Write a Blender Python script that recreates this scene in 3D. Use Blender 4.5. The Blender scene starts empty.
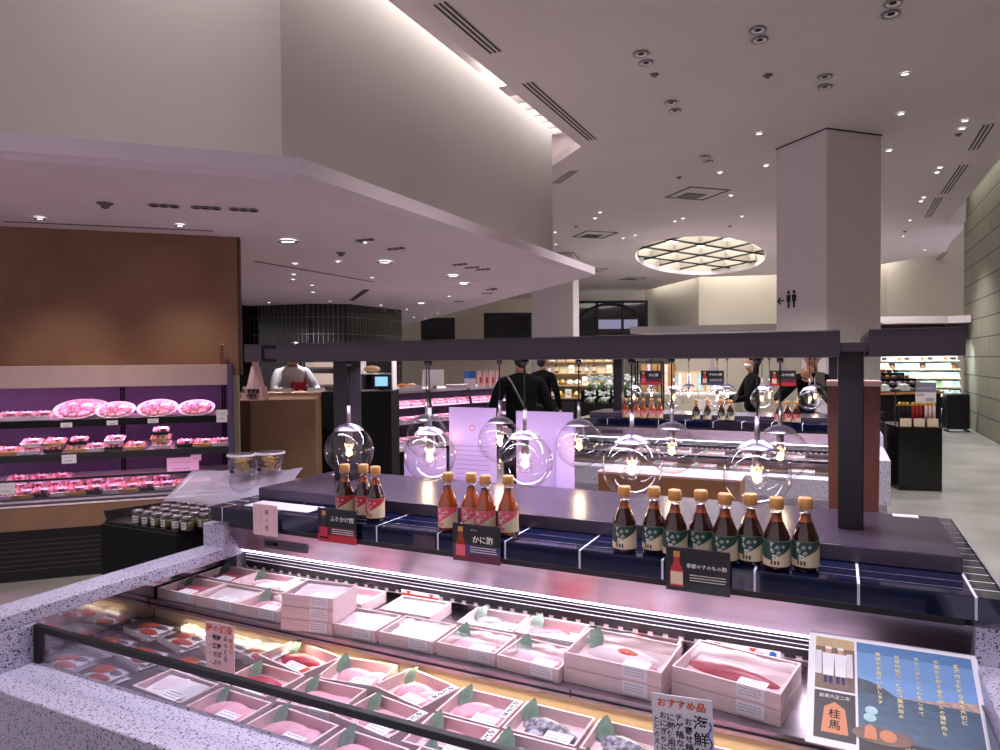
import bpy, bmesh, math, random
from mathutils import Vector, Matrix
random.seed(7)
PI = math.pi
SC = bpy.context.scene
C = SC.collection
# ------------------------------------------------------------------ camera
F_PX, YAW, PIT, ROL = 690.94, 0.455002, 0.0206285, -0.00847
_F = Vector((-math.sin(YAW)*math.cos(PIT), math.cos(YAW)*math.cos(PIT), -math.sin(PIT)))
_R = Vector((math.cos(YAW), math.sin(YAW), 0)); _U = _R.cross(_F)
_R2 = _R*math.cos(ROL) + _U*math.sin(ROL); _U2 = _R2.cross(_F)
cam = bpy.data.cameras.new('camera'); camo = bpy.data.objects.new('camera', cam); C.objects.link(camo)
M3 = Matrix((_R2, _U2, -_F)).transposed()
camo.matrix_world = Matrix.Translation((0, 0, 1.6)) @ M3.to_4x4()
cam.sensor_fit = 'HORIZONTAL'; cam.sensor_width = 36; cam.lens = 36*F_PX/1000
cam.clip_start = 0.05; cam.clip_end = 200
SC.camera = camo
def at(px, py, D):                       # the place seen at a pixel, D metres along the view axis
    d = _F*F_PX + _R2*(px-500) + _U2*(375-py)
    return d*(D/F_PX) + Vector((0, 0, 1.6))
# ------------------------------------------------------------------ world, exposure
W = bpy.data.worlds.new('world'); SC.world = W; W.use_nodes = True
W.node_tree.nodes['Background'].inputs[0].default_value = (0.90, 0.79, 0.89, 1)
W.node_tree.nodes['Background'].inputs[1].default_value = 0.74
SC.view_settings.view_transform = 'Standard'; SC.view_settings.look = 'None'
SC.view_settings.exposure = 0.0; SC.view_settings.gamma = 1.0; SC.view_settings.use_curve_mapping = False
SC.cycles.max_bounces = 7; SC.cycles.transparent_max_bounces = 24; SC.cycles.glossy_bounces = 4
SC.cycles.sample_clamp_indirect = 4.0; SC.cycles.caustics_reflective = False; SC.cycles.caustics_refractive = False
def area(name, loc, sx, sy, power, col, rot=(0, 0, 0), spread=180):
    l = bpy.data.lights.new(name, 'AREA'); l.shape = 'RECTANGLE'; l.size = sx; l.size_y = sy
    l.energy = power; l.color = col; l.spread = math.radians(spread)
    o = bpy.data.objects.new(name, l); o.location = loc; o.rotation_euler = rot; C.objects.link(o); return o
def spot(name, loc, power, col, ang=80, blend=.7, r=.05, rot=(0, 0, 0)):
    l = bpy.data.lights.new(name, 'SPOT'); l.energy = power; l.color = col; l.spot_size = math.radians(ang)
    l.spot_blend = blend; l.shadow_soft_size = r
    o = bpy.data.objects.new(name, l); o.location = loc; o.rotation_euler = rot; C.objects.link(o); return o
WARM = (1, .93, .85); COOL = (.93, .93, 1); LAV = (.84, .76, 1); PINK = (1, .52, .86)
# hall downlights (the lamps recessed in the high ceiling)
for i, (x, y, p) in enumerate([(-.6, 3.2, 60), (1.6, 3.4, 60), (-1.0, 6.0, 60), (1.2, 6.2, 60), (1.2, 9.5, 90), (-1.6, 10.5, 80), (.9, 13, 90), (-3.6, 13.5, 90), (-1.6, 17.5, 100), (1.4, 17, 110), (-5, 18, 100)]):
    spot('hall_downlight', (x*1.3, y*1.3, 4.66), p*6.6, (1, .95, .93), 105, .8, .08)
for i, (x, y, p) in enumerate([(-5.0, 4.6, 18), (-3.6, 6.4, 30), (-6.2, 6.9, 40), (-5.0, 9.0, 40), (-8, 9, 30), (-4.2, 2.4, 22), (-7, 12.5, 40)]):
    spot('low_ceiling_downlight', (x, y, 2.57), p*4.2, (1, .86, .92), 120, .8, .06)
for x in (-1.9, -1.1, -.35, .35):  # added spots that brighten the cases and ledges; no ceiling fittings at these points
    spot('counter_fill_spot', (x, 1.35, 4.66), 190, (.92, .87, 1), 44, .6, .08)
spot('counter_fill_spot', (-1.2, 5.2, 4.66), 340, (.92, .87, 1), 60, .6, .08); spot('counter_fill_spot', (.1, 5.2, 4.66), 340, (.92, .87, 1), 60, .6, .08)
# wall washers over the brown wall and the column
spot('wall_washer', (-4.30, 3.53, 2.58), 26, (1, .88, .66), 96, .8, .04, (0, 0, 0))
spot('wall_washer', (-4.92, 2.91, 2.58), 26, (1, .88, .66), 96, .8, .04, (0, 0, 0))

# ------------------------------------------------------------------ materials
def lin(h):
    h = h.lstrip('#'); v = [int(h[i:i+2], 16)/255 for i in (0, 2, 4)]
    return tuple(c/12.92 if c <= .04045 else ((c+.055)/1.055)**2.4 for c in v)+(1,)
MATS = {}
def newmat(name):
    m = bpy.data.materials.new(name); m.use_nodes = True; MATS[name] = m
    return m, m.node_tree, m.node_tree.nodes['Principled BSDF']
def mat(name, col, rough=.5, metal=0, emit=0, ecol=None, noise=0, nscale=8, bump=0, bscale=40, spec=.5, coat=0, stretch=None, trans=0):
    if name in MATS: return MATS[name]
    m, nt, b = newmat(name); c = lin(col)
    b.inputs['Base Color'].default_value = c; b.inputs['Roughness'].default_value = rough
    b.inputs['Metallic'].default_value = metal; b.inputs['Specular IOR Level'].default_value = spec
    b.inputs['Coat Weight'].default_value = coat; b.inputs['Transmission Weight'].default_value = trans
    if emit:
        b.inputs['Emission Color'].default_value = lin(ecol or col); b.inputs['Emission Strength'].default_value = emit
    if noise or bump:
        tc = nt.nodes.new('ShaderNodeTexCoord'); mp = nt.nodes.new('ShaderNodeMapping')
        nt.links.new(tc.outputs['Object'], mp.inputs['Vector'])
        if stretch: mp.inputs['Scale'].default_value = stretch
    if noise:
        n = nt.nodes.new('ShaderNodeTexNoise'); n.inputs['Scale'].default_value = nscale; n.inputs['Detail'].default_value = 5
        nt.links.new(mp.outputs[0], n.inputs['Vector'])
        r = nt.nodes.new('ShaderNodeValToRGB'); r.color_ramp.elements[0].position = .3; r.color_ramp.elements[1].position = .7
        r.color_ramp.elements[0].color = tuple(x*(1-noise) for x in c[:3])+(1,)
        r.color_ramp.elements[1].color = tuple(min(1, x*(1+noise)) for x in c[:3])+(1,)
        nt.links.new(n.outputs['Fac'], r.inputs[0]); nt.links.new(r.outputs[0], b.inputs['Base Color'])
    if bump:
        n2 = nt.nodes.new('ShaderNodeTexNoise'); n2.inputs['Scale'].default_value = bscale
        nt.links.new(mp.outputs[0], n2.inputs['Vector'])
        bp = nt.nodes.new('ShaderNodeBump'); bp.inputs['Strength'].default_value = bump; bp.inputs['Distance'].default_value = .01
        nt.links.new(n2.outputs['Fac'], bp.inputs['Height']); nt.links.new(bp.outputs[0], b.inputs['Normal'])
    return m
def two_tone(name, c1, c2, scale, p0, p1, rough=.6, kind='noise', detail=6, bump=0, stretch=(1, 1, 1)):
    m, nt, b = newmat(name); b.inputs['Roughness'].default_value = rough
    tc = nt.nodes.new('ShaderNodeTexCoord'); mp = nt.nodes.new('ShaderNodeMapping'); mp.inputs['Scale'].default_value = stretch
    nt.links.new(tc.outputs['Object'], mp.inputs['Vector'])
    n = nt.nodes.new('ShaderNodeTexNoise' if kind == 'noise' else 'ShaderNodeTexVoronoi'); n.inputs['Scale'].default_value = scale
    if kind == 'noise': n.inputs['Detail'].default_value = detail
    nt.links.new(mp.outputs[0], n.inputs['Vector'])
    r = nt.nodes.new('ShaderNodeValToRGB'); r.color_ramp.elements[0].position = p0; r.color_ramp.elements[1].position = p1
    r.color_ramp.elements[0].color = lin(c1); r.color_ramp.elements[1].color = lin(c2)
    nt.links.new(n.outputs['Fac' if kind == 'noise' else 'Distance'], r.inputs[0]); nt.links.new(r.outputs[0], b.inputs['Base Color'])
    if bump:
        bp = nt.nodes.new('ShaderNodeBump'); bp.inputs['Strength'].default_value = bump; bp.inputs['Distance'].default_value = .02
        nt.links.new(n.outputs[0], bp.inputs['Height']); nt.links.new(bp.outputs[0], b.inputs['Normal'])
    return m
def terrazzo(name, base, chip, dark):
    m, nt, b = newmat(name); b.inputs['Roughness'].default_value = .35
    tc = nt.nodes.new('ShaderNodeTexCoord')
    def layer(scale, thr, colr, prev):
        v = nt.nodes.new('ShaderNodeTexVoronoi'); v.inputs['Scale'].default_value = scale; v.inputs['Randomness'].default_value = 1
        nt.links.new(tc.outputs['Object'], v.inputs['Vector'])
        sep = nt.nodes.new('ShaderNodeSeparateColor'); nt.links.new(v.outputs['Color'], sep.inputs[0])
        mul = nt.nodes.new('ShaderNodeMath'); mul.operation = 'MULTIPLY'; mul.inputs[1].default_value = thr
        nt.links.new(sep.outputs[0], mul.inputs[0])
        lt = nt.nodes.new('ShaderNodeMath'); lt.operation = 'LESS_THAN'
        nt.links.new(v.outputs['Distance'], lt.inputs[0]); nt.links.new(mul.outputs[0], lt.inputs[1])
        mx = nt.nodes.new('ShaderNodeMix'); mx.data_type = 'RGBA'
        nt.links.new(lt.outputs[0], mx.inputs[0]); nt.links.new(prev, mx.inputs[6]); mx.inputs[7].default_value = lin(colr)
        return mx.outputs[2]
    base_n = nt.nodes.new('ShaderNodeRGB'); base_n.outputs[0].default_value = lin(base)
    o = layer(190, .42, dark, base_n.outputs[0]); o = layer(120, .30, chip, o); o = layer(100, .34, dark, o)
    nt.links.new(o, b.inputs['Base Color']); return m
def glass(name, tint='#FFFFFF', ior=1.45, rough=0, min_refl=0.02, dens=0.0):
    m = bpy.data.materials.new(name); m.use_nodes = True; MATS[name] = m; nt = m.node_tree; nt.nodes.clear()
    out = nt.nodes.new('ShaderNodeOutputMaterial'); mx = nt.nodes.new('ShaderNodeMixShader')
    tr = nt.nodes.new('ShaderNodeBsdfTransparent'); tr.inputs[0].default_value = lin(tint)
    gl = nt.nodes.new('ShaderNodeBsdfGlossy'); gl.inputs['Roughness'].default_value = rough
    lw = nt.nodes.new('ShaderNodeLayerWeight'); lw.inputs['Blend'].default_value = .5
    pw = nt.nodes.new('ShaderNodeMath'); pw.operation = 'POWER'; pw.inputs[1].default_value = 2.6; nt.links.new(lw.outputs['Facing'], pw.inputs[0])
    ad = nt.nodes.new('ShaderNodeMath'); ad.operation = 'MULTIPLY_ADD'; ad.inputs[1].default_value = (ior-1)*1.5; ad.inputs[2].default_value = .025+min_refl; ad.use_clamp = True
    nt.links.new(pw.outputs[0], ad.inputs[0]); nt.links.new(ad.outputs[0], mx.inputs[0])
    nt.links.new(tr.outputs[0], mx.inputs[1]); nt.links.new(gl.outputs[0], mx.inputs[2]); nt.links.new(mx.outputs[0], out.inputs[0])
    return m
def brick_mat(name, c, mortar, bw, bh, ms, rough, axis='xz', offset=0.0, noise=.2, bump=.6):
    m, nt, b = newmat(name); b.inputs['Roughness'].default_value = rough
    tc = nt.nodes.new('ShaderNodeTexCoord'); sp = nt.nodes.new('ShaderNodeSeparateXYZ'); cb = nt.nodes.new('ShaderNodeCombineXYZ')
    nt.links.new(tc.outputs['Object'], sp.inputs[0])
    nt.links.new(sp.outputs[0 if axis[0] == 'x' else 1], cb.inputs[0]); nt.links.new(sp.outputs[2], cb.inputs[1])
    br = nt.nodes.new('ShaderNodeTexBrick'); br.inputs['Scale'].default_value = 1; br.offset = offset
    br.inputs['Brick Width'].default_value = bw; br.inputs['Row Height'].default_value = bh; br.inputs['Mortar Size'].default_value = ms
    c1 = lin(c); br.inputs['Color1'].default_value = c1; br.inputs['Color2'].default_value = tuple(x*(1-noise) for x in c1[:3])+(1,)
    br.inputs['Mortar'].default_value = lin(mortar)
    nt.links.new(cb.outputs[0], br.inputs['Vector']); nt.links.new(br.outputs['Color'], b.inputs['Base Color'])
    bp = nt.nodes.new('ShaderNodeBump'); bp.inputs['Strength'].default_value = bump; bp.inputs['Distance'].default_value = .01; bp.invert = True
    nt.links.new(br.outputs['Fac'], bp.inputs['Height']); nt.links.new(bp.outputs[0], b.inputs['Normal'])
    return m
M_ = mat
M_('plaster', '#D4C8CC', .85, noise=.03, nscale=1.2); M_('plaster_bulk_dimmed', '#9F9596', .85, noise=.03, nscale=1.2); M_('plaster_warm', '#AEA498', .85, noise=.03, nscale=1.5)  # bulkhead copy of the ceiling plaster, darkened to hold down its lit brightness
M_('plaster_low_lit', '#F2E2EE', .75, noise=.03, nscale=1.0); M_('column_paint', '#D6CCD0', .7, noise=.03)  # low ceiling colour includes the pink light thrown up from the cases
two_tone('floor_stone', '#8B8986', '#ABA8A6', 1.1, .38, .66, .34, detail=8)
two_tone('brown_wall', '#7E5644', '#96705A', 1.3, .35, .7, .75, detail=7)
brick_mat('concrete_block', '#8A8676', '#45433C', 1.9, .40, .012, .85, 'yz', .43, .12)
brick_mat('black_tile', '#101113', '#6A6C70', .085, .30, .006, .12, 'xz', 0, .3, .5)
terrazzo('terrazzo', '#C6C0D6', '#77728A', '#3A3744')
M_('steel', '#A69BA4', .32, 1, noise=.12, nscale=5, stretch=(1, 6, 6)); M_('steel_mirror', '#C9C2C8', .07, 1)
M_('steel_dark', '#6E6870', .35, 1); M_('chrome', '#D8D4DC', .06, 1); M_('chrome_cap', '#DAD2E2', .30, 1); M_('chrome_soft', '#A39AA2', .34, 1)
M_('navy_tile', '#0A1130', .10, noise=.35, nscale=14, coat=.6); M_('grout', '#DCDCE4', .7)
M_('slab_top', '#4C4152', .27, .35, noise=.10, nscale=3); M_('post_metal', '#1F1A22', .35, .3); M_('frame_metal', '#40363F', .38, .5, noise=.05, nscale=6)
M_('black_matte', '#0B0B0E', .5); M_('black_gloss', '#0B0B0D', .18); M_('black_soft', '#0D0C0F', .75, spec=.25); M_('dark_grey', '#1D1C20', .6)
M_('led_white', '#FFF6FF', .5, emit=7, ecol='#F3E6FF'); M_('led_pink', '#FFD0F0', .5, emit=6, ecol='#FFB8E8')
M_('led_warm', '#FFE7B8', .5, emit=2.5, ecol='#FFD79A'); M_('led_cool', '#F0F6FF', .5, emit=5)
M_('lamp_glow', '#FFD890', .4, emit=14, ecol='#FFC268'); M_('downlight_glow', '#FFFFFF', .4, emit=4, ecol='#FFFDF8')
M_('cove_glow', '#FFFFFF', .5, emit=4.5, ecol='#F5F6E6'); M_('skylight', '#FFFFFF', .5, emit=5, ecol='#FFFFFB')
glass('clear_glass', '#FFFFFF', 1.42, 0, .01); glass('pane_glass', '#F4F4F8', 1.3, 0, .0); glass('film', '#FFFFFF', 1.2, .28, -.005)
glass('plastic_clear', '#F2F0F6', 1.4, .15, .06); glass('acrylic', '#F6F0FF', 1.25, .3, -.01); glass('dark_glass', '#8C8894', 1.45, .02, .05)
M_('wood_pale', '#E6CBCE', .6, noise=.10, nscale=5, stretch=(1, 14, 14)); M_('wood_orange', '#B07B52', .5, noise=.15, nscale=4, stretch=(1, 1, .15))
M_('wood_light', '#C7A77C', .6, noise=.12, nscale=6, stretch=(8, 1, 1)); M_('riser_glow_tint', '#F0D6B4', .6); M_('wood_red', '#6A3C33', .45, noise=.15, nscale=4, stretch=(1, 1, .2))  # riser colour is pale orange to carry the warm strip's glow
M_('paper', '#E6DEE4', .7); M_('paper_white', '#F2EEF4', .7); M_('paper_cream', '#E2CDB2', .75); M_('paper_pink', '#E9C4C8', .7)
M_('ink', '#1B1A22', .8); M_('ink_blue', '#2B46B8', .8); M_('ink_orange', '#E2673A', .8); M_('ink_white', '#F3EEE8', .7); M_('ink_gold', '#E7D9A4', .7)
M_('ink_grey', '#7E7C92', .8); M_('ink_purple', '#45406A', .8)
M_('salmon', '#D0573C', .35, noise=.22, nscale=30, stretch=(3, 1, 1)); M_('fish_pink', '#E0A3B4', .35, noise=.12, nscale=20, stretch=(3, 1, 1))
M_('fish_white', '#E6D3DA', .35, noise=.08, nscale=22); M_('fish_red', '#B2455A', .35, noise=.2, nscale=25)
two_tone('fish_skin', '#5E5A68', '#B9B4C4', 60, .42, .6, .3); M_('leaf', '#7C9484', .4, noise=.2, nscale=30); M_('leaf_dark', '#2E3B2A', .4)
two_tone('meat', '#C8455C', '#F3B9C4', 26, .40, .62, .4, detail=4, stretch=(3, 1, 1)); two_tone('meat_pale', '#E5798F', '#F7CDD3', 24, .35, .6, .4, stretch=(2, 1, 1))
M_('tray_white', '#EFE6EC', .4); M_('tray_gold', '#C9A36A', .35); M_('tray_black', '#17161A', .3)
M_('cap_gold', '#C08A4A', .4, noise=.1, nscale=30, coat=.3); M_('soy', '#2A0C08', .08, noise=.3, nscale=12, coat=1); M_('soy_amber', '#8A3A14', .08, coat=1, noise=.3, nscale=20)
M_('label_cream', '#D9C7A4', .6); M_('label_green', '#20443B', .6); M_('label_red', '#B5263C', .6); M_('label_rose', '#D6586A', .6)
M_('sign_black', '#15151A', .35); M_('sign_red', '#B42A30', .35); M_('sign_plum', '#5A1F38', .35); M_('sign_green', '#23302B', .35)
M_('sea', '#31506E', .35, noise=.25, nscale=30, stretch=(1, 1, 5)); M_('sky_blue', '#6E9AD0', .35); M_('sky_deep', '#4F7EB4', .35); M_('hill', '#3A4650', .5, noise=.3, nscale=60)
M_('town', '#B99B92', .6, noise=.35, nscale=90); M_('print_brown', '#77594A', .5, noise=.3, nscale=40); M_('print_dark', '#32262A', .5); M_('peach', '#D98E66', .6)
M_('skin', '#C99A82', .55); M_('hair', '#17120F', .5); M_('cloth_black', '#08090D', .9, bump=.3, spec=.15); M_('cloth_white', '#C8CDD2', .8, bump=.3)
M_('cloth_red', '#A51F26', .8); M_('cloth_grey', '#8A868C', .8); M_('strap', '#6B6462', .7)
M_('canopy_clay', '#B99C9C', .5, noise=.05); M_('brown_panel', '#8C6A52', .7, noise=.12, nscale=5); M_('purple_steel', '#5C4A70', .45, .3, noise=.05); M_('cream_panel', '#C9BDAA', .7)
M_('screen', '#8FC6E8', .3, emit=1.2, ecol='#7FB9DE'); M_('red_tape', '#D0402E', .5); M_('blue', '#2C62B4', .5); M_('leather', '#101013', .38, bump=.15)
M_('gold', '#C79A3E', .3, .6); M_('pasta', '#E2B55C', .5, noise=.2, nscale=40); M_('jar_olive', '#5A5326', .35, noise=.4, nscale=30)
M_('orange_fruit', '#D3742E', .5); M_('lilac_pack', '#A08798', .4, noise=.35, nscale=20); M_('green_pack', '#6F9A5A', .5, noise=.3, nscale=15)
M_('teal_pack', '#A9CFD0', .4, noise=.3, nscale=15); M_('white_pack', '#DDE6DF', .4, noise=.25, nscale=15); M_('choc', '#4A2E26', .5, noise=.3, nscale=20)
M_('curtain', '#BFC7CF', .8); M_('cardboard', '#A67C4E', .8, noise=.1)

M_('sheet_grey', '#C9C3CE', .7); M_('milky', '#DCD2E4', .22); MATS['milky'].node_tree.nodes['Principled BSDF'].inputs['Alpha'].default_value = .42
# ------------------------------------------------------------------ mesh builder
class MB:
    def __init__(s): s.v = []; s.f = []; s.m = []; s.names = []; s.T = None; s.sm = []
    def mi(s, m):
        if m not in s.names: s.names.append(m)
        return s.names.index(m)
    def add(s, vs, fs, m, smooth=False):
        o = len(s.v); i = s.mi(m)
        if s.T is not None: vs = [s.T @ Vector(v) for v in vs]
        s.v += [tuple(v) for v in vs]
        for f in fs: s.f.append(tuple(o+k for k in f)); s.m.append(i); s.sm.append(smooth)
        return s
    def box(s, x0, x1, y0, y1, z0, z1, m):
        return s.add([(x0, y0, z0), (x1, y0, z0), (x1, y1, z0), (x0, y1, z0), (x0, y0, z1), (x1, y0, z1), (x1, y1, z1), (x0, y1, z1)],
                     [(0, 3, 2, 1), (4, 5, 6, 7), (0, 1, 5, 4), (1, 2, 6, 5), (2, 3, 7, 6), (3, 0, 4, 7)], m)
    def hexa(s, b, t, m):                # 4 bottom points, 4 top points
        return s.add(list(b)+list(t), [(0, 3, 2, 1), (4, 5, 6, 7), (0, 1, 5, 4), (1, 2, 6, 5), (2, 3, 7, 6), (3, 0, 4, 7)], m)
    def cbox(s, c, sz, m, rz=0, rx=0):
        T = Matrix.Translation(c) @ Matrix.Rotation(rz, 4, 'Z') @ Matrix.Rotation(rx, 4, 'X'); a, b, d = sz[0]/2, sz[1]/2, sz[2]/2
        vs = [T @ Vector(p) for p in ((-a, -b, -d), (a, -b, -d), (a, b, -d), (-a, b, -d), (-a, -b, d), (a, -b, d), (a, b, d), (-a, b, d))]
        return s.add(vs, [(0, 3, 2, 1), (4, 5, 6, 7), (0, 1, 5, 4), (1, 2, 6, 5), (2, 3, 7, 6), (3, 0, 4, 7)], m)
    def prism(s, poly, z0, z1, m):       # poly counter-clockwise from above
        n = len(poly)
        vs = [(x, y, z0) for x, y in poly]+[(x, y, z1) for x, y in poly]
        fs = [tuple(reversed(range(n))), tuple(range(n, 2*n))]+[(i, (i+1) % n, n+(i+1) % n, n+i) for i in range(n)]
        return s.add(vs, fs, m)
    def plate(s, poly, y, t, m):         # outline in x,z ; front face at y, thickness t behind it
        n = len(poly)
        vs = [(x, y, z) for x, z in poly]+[(x, y+t, z) for x, z in poly]
        fs = [tuple(range(n)), tuple(reversed(range(n, 2*n)))]+[((i+1) % n, i, n+i, n+(i+1) % n) for i in range(n)]
        return s.add(vs, fs, m)
    def lathe(s, prof, c, m, n=20, a0=0, a1=2*PI, smooth=True):
        full = abs(a1-a0-2*PI) < 1e-6; k = n if full else n+1
        vs = []; fs = []
        for r, z in prof:
            for i in range(k):
                a = a0+(a1-a0)*i/n; vs.append((c[0]+r*math.cos(a), c[1]+r*math.sin(a), c[2]+z))
        for j in range(len(prof)-1):
            for i in range(n):
                i2 = (i+1) % k; fs.append((j*k+i, j*k+i2, (j+1)*k+i2, (j+1)*k+i))
        return s.add(vs, fs, m, smooth)
    def ell(s, c, r, m, n=12, rz=0, z_from=-1, squash=None):
        prof = []
        for j in range(n//2+1):
            a = -PI/2+PI*j/(n//2); prof.append((math.cos(a), math.sin(a)))
        vs = []; fs = []
        for pr, pz in prof:
            pz = max(pz, z_from)
            for i in range(n):
                a = 2*PI*i/n; v = Vector((pr*math.cos(a)*r[0], pr*math.sin(a)*r[1], pz*r[2])); v.rotate(Matrix.Rotation(rz, 3, 'Z'))
                vs.append((c[0]+v.x, c[1]+v.y, c[2]+v.z))
        for j in range(len(prof)-1):
            for i in range(n): fs.append((j*n+i, j*n+(i+1) % n, (j+1)*n+(i+1) % n, (j+1)*n+i))
        return s.add(vs, fs, m, True)
    def tube(s, pts, r, m, n=8, smooth=True):
        pts = [Vector(p) for p in pts]; vs = []; fs = []
        for i, p in enumerate(pts):
            d = (pts[min(i+1, len(pts)-1)]-pts[max(i-1, 0)]).normalized()
            u = d.cross(Vector((0, 0, 1)));  u = Vector((1, 0, 0)) if u.length < 1e-3 else u.normalized()
            w = u.cross(d); rr = r[i] if isinstance(r, (list, tuple)) else r
            for k in range(n):
                a = 2*PI*k/n; vs.append(p+u*math.cos(a)*rr+w*math.sin(a)*rr)
        for i in range(len(pts)-1):
            for k in range(n): fs.append((i*n+k, i*n+(k+1) % n, (i+1)*n+(k+1) % n, (i+1)*n+k))
        fs.append(tuple(reversed(range(n)))); fs.append(tuple((len(pts)-1)*n+k for k in range(n)))
        return s.add(vs, fs, m, smooth)
    def text(s, string, size, m, T, fn=None, align='CENTER', bold=0):
        vs, fs = text_geo(string, size, align, bold)
        if fn: vs = [fn(v) for v in vs]
        else: vs = [T @ Vector((v[0], v[1], 0)) for v in vs]
        return s.add(vs, fs, m)
    def build(s, name, parent=None, bevel=0, world=False, subsurf=0, solid=0):
        me = bpy.data.meshes.new(name)
        if world and parent is not None:
            l = parent.location; vs = [(x-l.x, y-l.y, z-l.z) for x, y, z in s.v]
        else: vs = s.v
        me.from_pydata(vs, [], s.f); me.polygons.foreach_set('material_index', s.m); me.polygons.foreach_set('use_smooth', s.sm)
        for nme in s.names: me.materials.append(MATS[nme])
        me.update(); o = bpy.data.objects.new(name, me); C.objects.link(o)
        if parent is not None: o.parent = parent
        if solid:
            md = o.modifiers.new('solid', 'SOLIDIFY'); md.thickness = solid; md.offset = 0
        if bevel:
            md = o.modifiers.new('bevel', 'BEVEL'); md.width = bevel; md.segments = 2; md.limit_method = 'ANGLE'; md.angle_limit = math.radians(50)
        if subsurf:
            md = o.modifiers.new('sub', 'SUBSURF'); md.levels = subsurf; md.render_levels = subsurf
        return o
_tg = {}
def text_geo(string, size, align='CENTER', bold=0):
    k = (string, align, bold)
    if k not in _tg:
        cu = bpy.data.curves.new('t', 'FONT'); cu.body = string; cu.size = 1; cu.align_x = align; cu.align_y = 'CENTER'; cu.resolution_u = 1; cu.offset = bold
        ob = bpy.data.objects.new('t', cu); me = bpy.data.meshes.new_from_object(ob)
        _tg[k] = ([tuple(v.co) for v in me.vertices], [tuple(p.vertices) for p in me.polygons])
        bpy.data.objects.remove(ob); bpy.data.meshes.remove(me)
    vs, fs = _tg[k]
    return [(x*size, y*size, 0) for x, y, z in vs], fs
FRONT = Matrix.Rotation(PI/2, 4, 'X')     # text lying in x,z, read from -y
def front(x, y, z, rz=0, ry=0): return Matrix.Translation((x, y, z)) @ Matrix.Rotation(rz, 4, 'Z') @ Matrix.Rotation(ry, 4, 'Y') @ FRONT
def vtext(mb, string, size, m, x, y, z, T0=None, pitch=1.05, bold=0):
    for i, ch in enumerate(string):
        T = front(x, y, z-i*size*pitch)
        mb.text(ch, size, m, (T0 @ T) if T0 is not None else T, bold=bold)

def tag(o, label=None, cat=None, group=None, kind=None):
    if label: o['label'] = label
    if cat: o['category'] = cat
    if group: o['group'] = group
    if kind: o['kind'] = kind
    return o
def thing(name, label, cat, loc=(0, 0, 0), rz=0, group=None):
    o = bpy.data.objects.new(name, None); C.objects.link(o); o.location = loc; o.rotation_euler = (0, 0, rz); o.empty_display_size = .05
    return tag(o, label, cat, group)
def dup(root, loc, rz=None, label=None, group=None, scale=None, kids=True):
    r = root.copy(); C.objects.link(r); r.location = loc
    if rz is not None: r.rotation_euler = (0, 0, rz)
    if label: r['label'] = label
    if group: r['group'] = group
    if scale: r.scale = (scale,)*3 if not isinstance(scale, tuple) else scale
    if kids:
        for ch in list(root.children):
            c = ch.copy(); C.objects.link(c); c.parent = r
            for g in list(ch.children):
                d = g.copy(); C.objects.link(d); d.parent = c
    return r
def struct(name, mb, **k): return tag(mb.build(name, **k), kind='structure')
# ================================================================== the room
from mathutils.geometry import tessellate_polygon
HC = 4.72                                 # height of the high ceiling; ceiling, column, far walls scaled up about the camera
def upz(px, py, z):
    d = _F*F_PX + _R2*(px-500) + _U2*(375-py)
    return d*((z-1.6)/d.z) + Vector((0, 0, 1.6))
def slab_with_hole(outer, hole, z0, z1, m, mside='plaster'):
    mb = MB(); o3 = [Vector((x, y, 0)) for x, y in outer]; h3 = [Vector((x, y, 0)) for x, y in hole]
    tr = tessellate_polygon([o3, h3]); allp = outer+hole; n = len(outer); k = len(hole)
    mb.add([(x, y, z0) for x, y in allp], [tuple(t) for t in tr], m); mb.add([(x, y, z1) for x, y in allp], [tuple(t) for t in tr], m)
    for base, cnt in ((0, n), (n, k)):
        p = allp[base:base+cnt]
        mb.add([(x, y, z0) for x, y in p]+[(x, y, z1) for x, y in p], [(i, (i+1) % cnt, cnt+(i+1) % cnt, cnt+i) for i in range(cnt)], mside)
    return mb
struct('floor', MB().box(-21, 3.0, -3.5, 40, -.1, 0, 'floor_stone'))
EC = Vector((-2.87, 17.5)); hole = []
for i in range(40):
    a = 2*PI*i/40; p = upz(700.5+65.5*math.cos(a), 255.6-19.3*math.sin(a), HC); hole.append((p.x, p.y))
outer = [(-3.38, -3.5), (2.28, -3.5), (2.28, 19.1), (2.75, 19.1), (2.75, 22.1), (2.86, 24.6), (1.38, 26.4), (-2.12, 27.8), (-4.72, 27.0), (-7.67, 30.8), (-15.6, 28.6), (-18.2, 20.8), (-18.2, 10.92), (-4.63, 10.92), (-3.38, 9.67)]
struct('ceiling', slab_with_hole(outer, hole, HC, HC+.12, 'plaster'))
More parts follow.
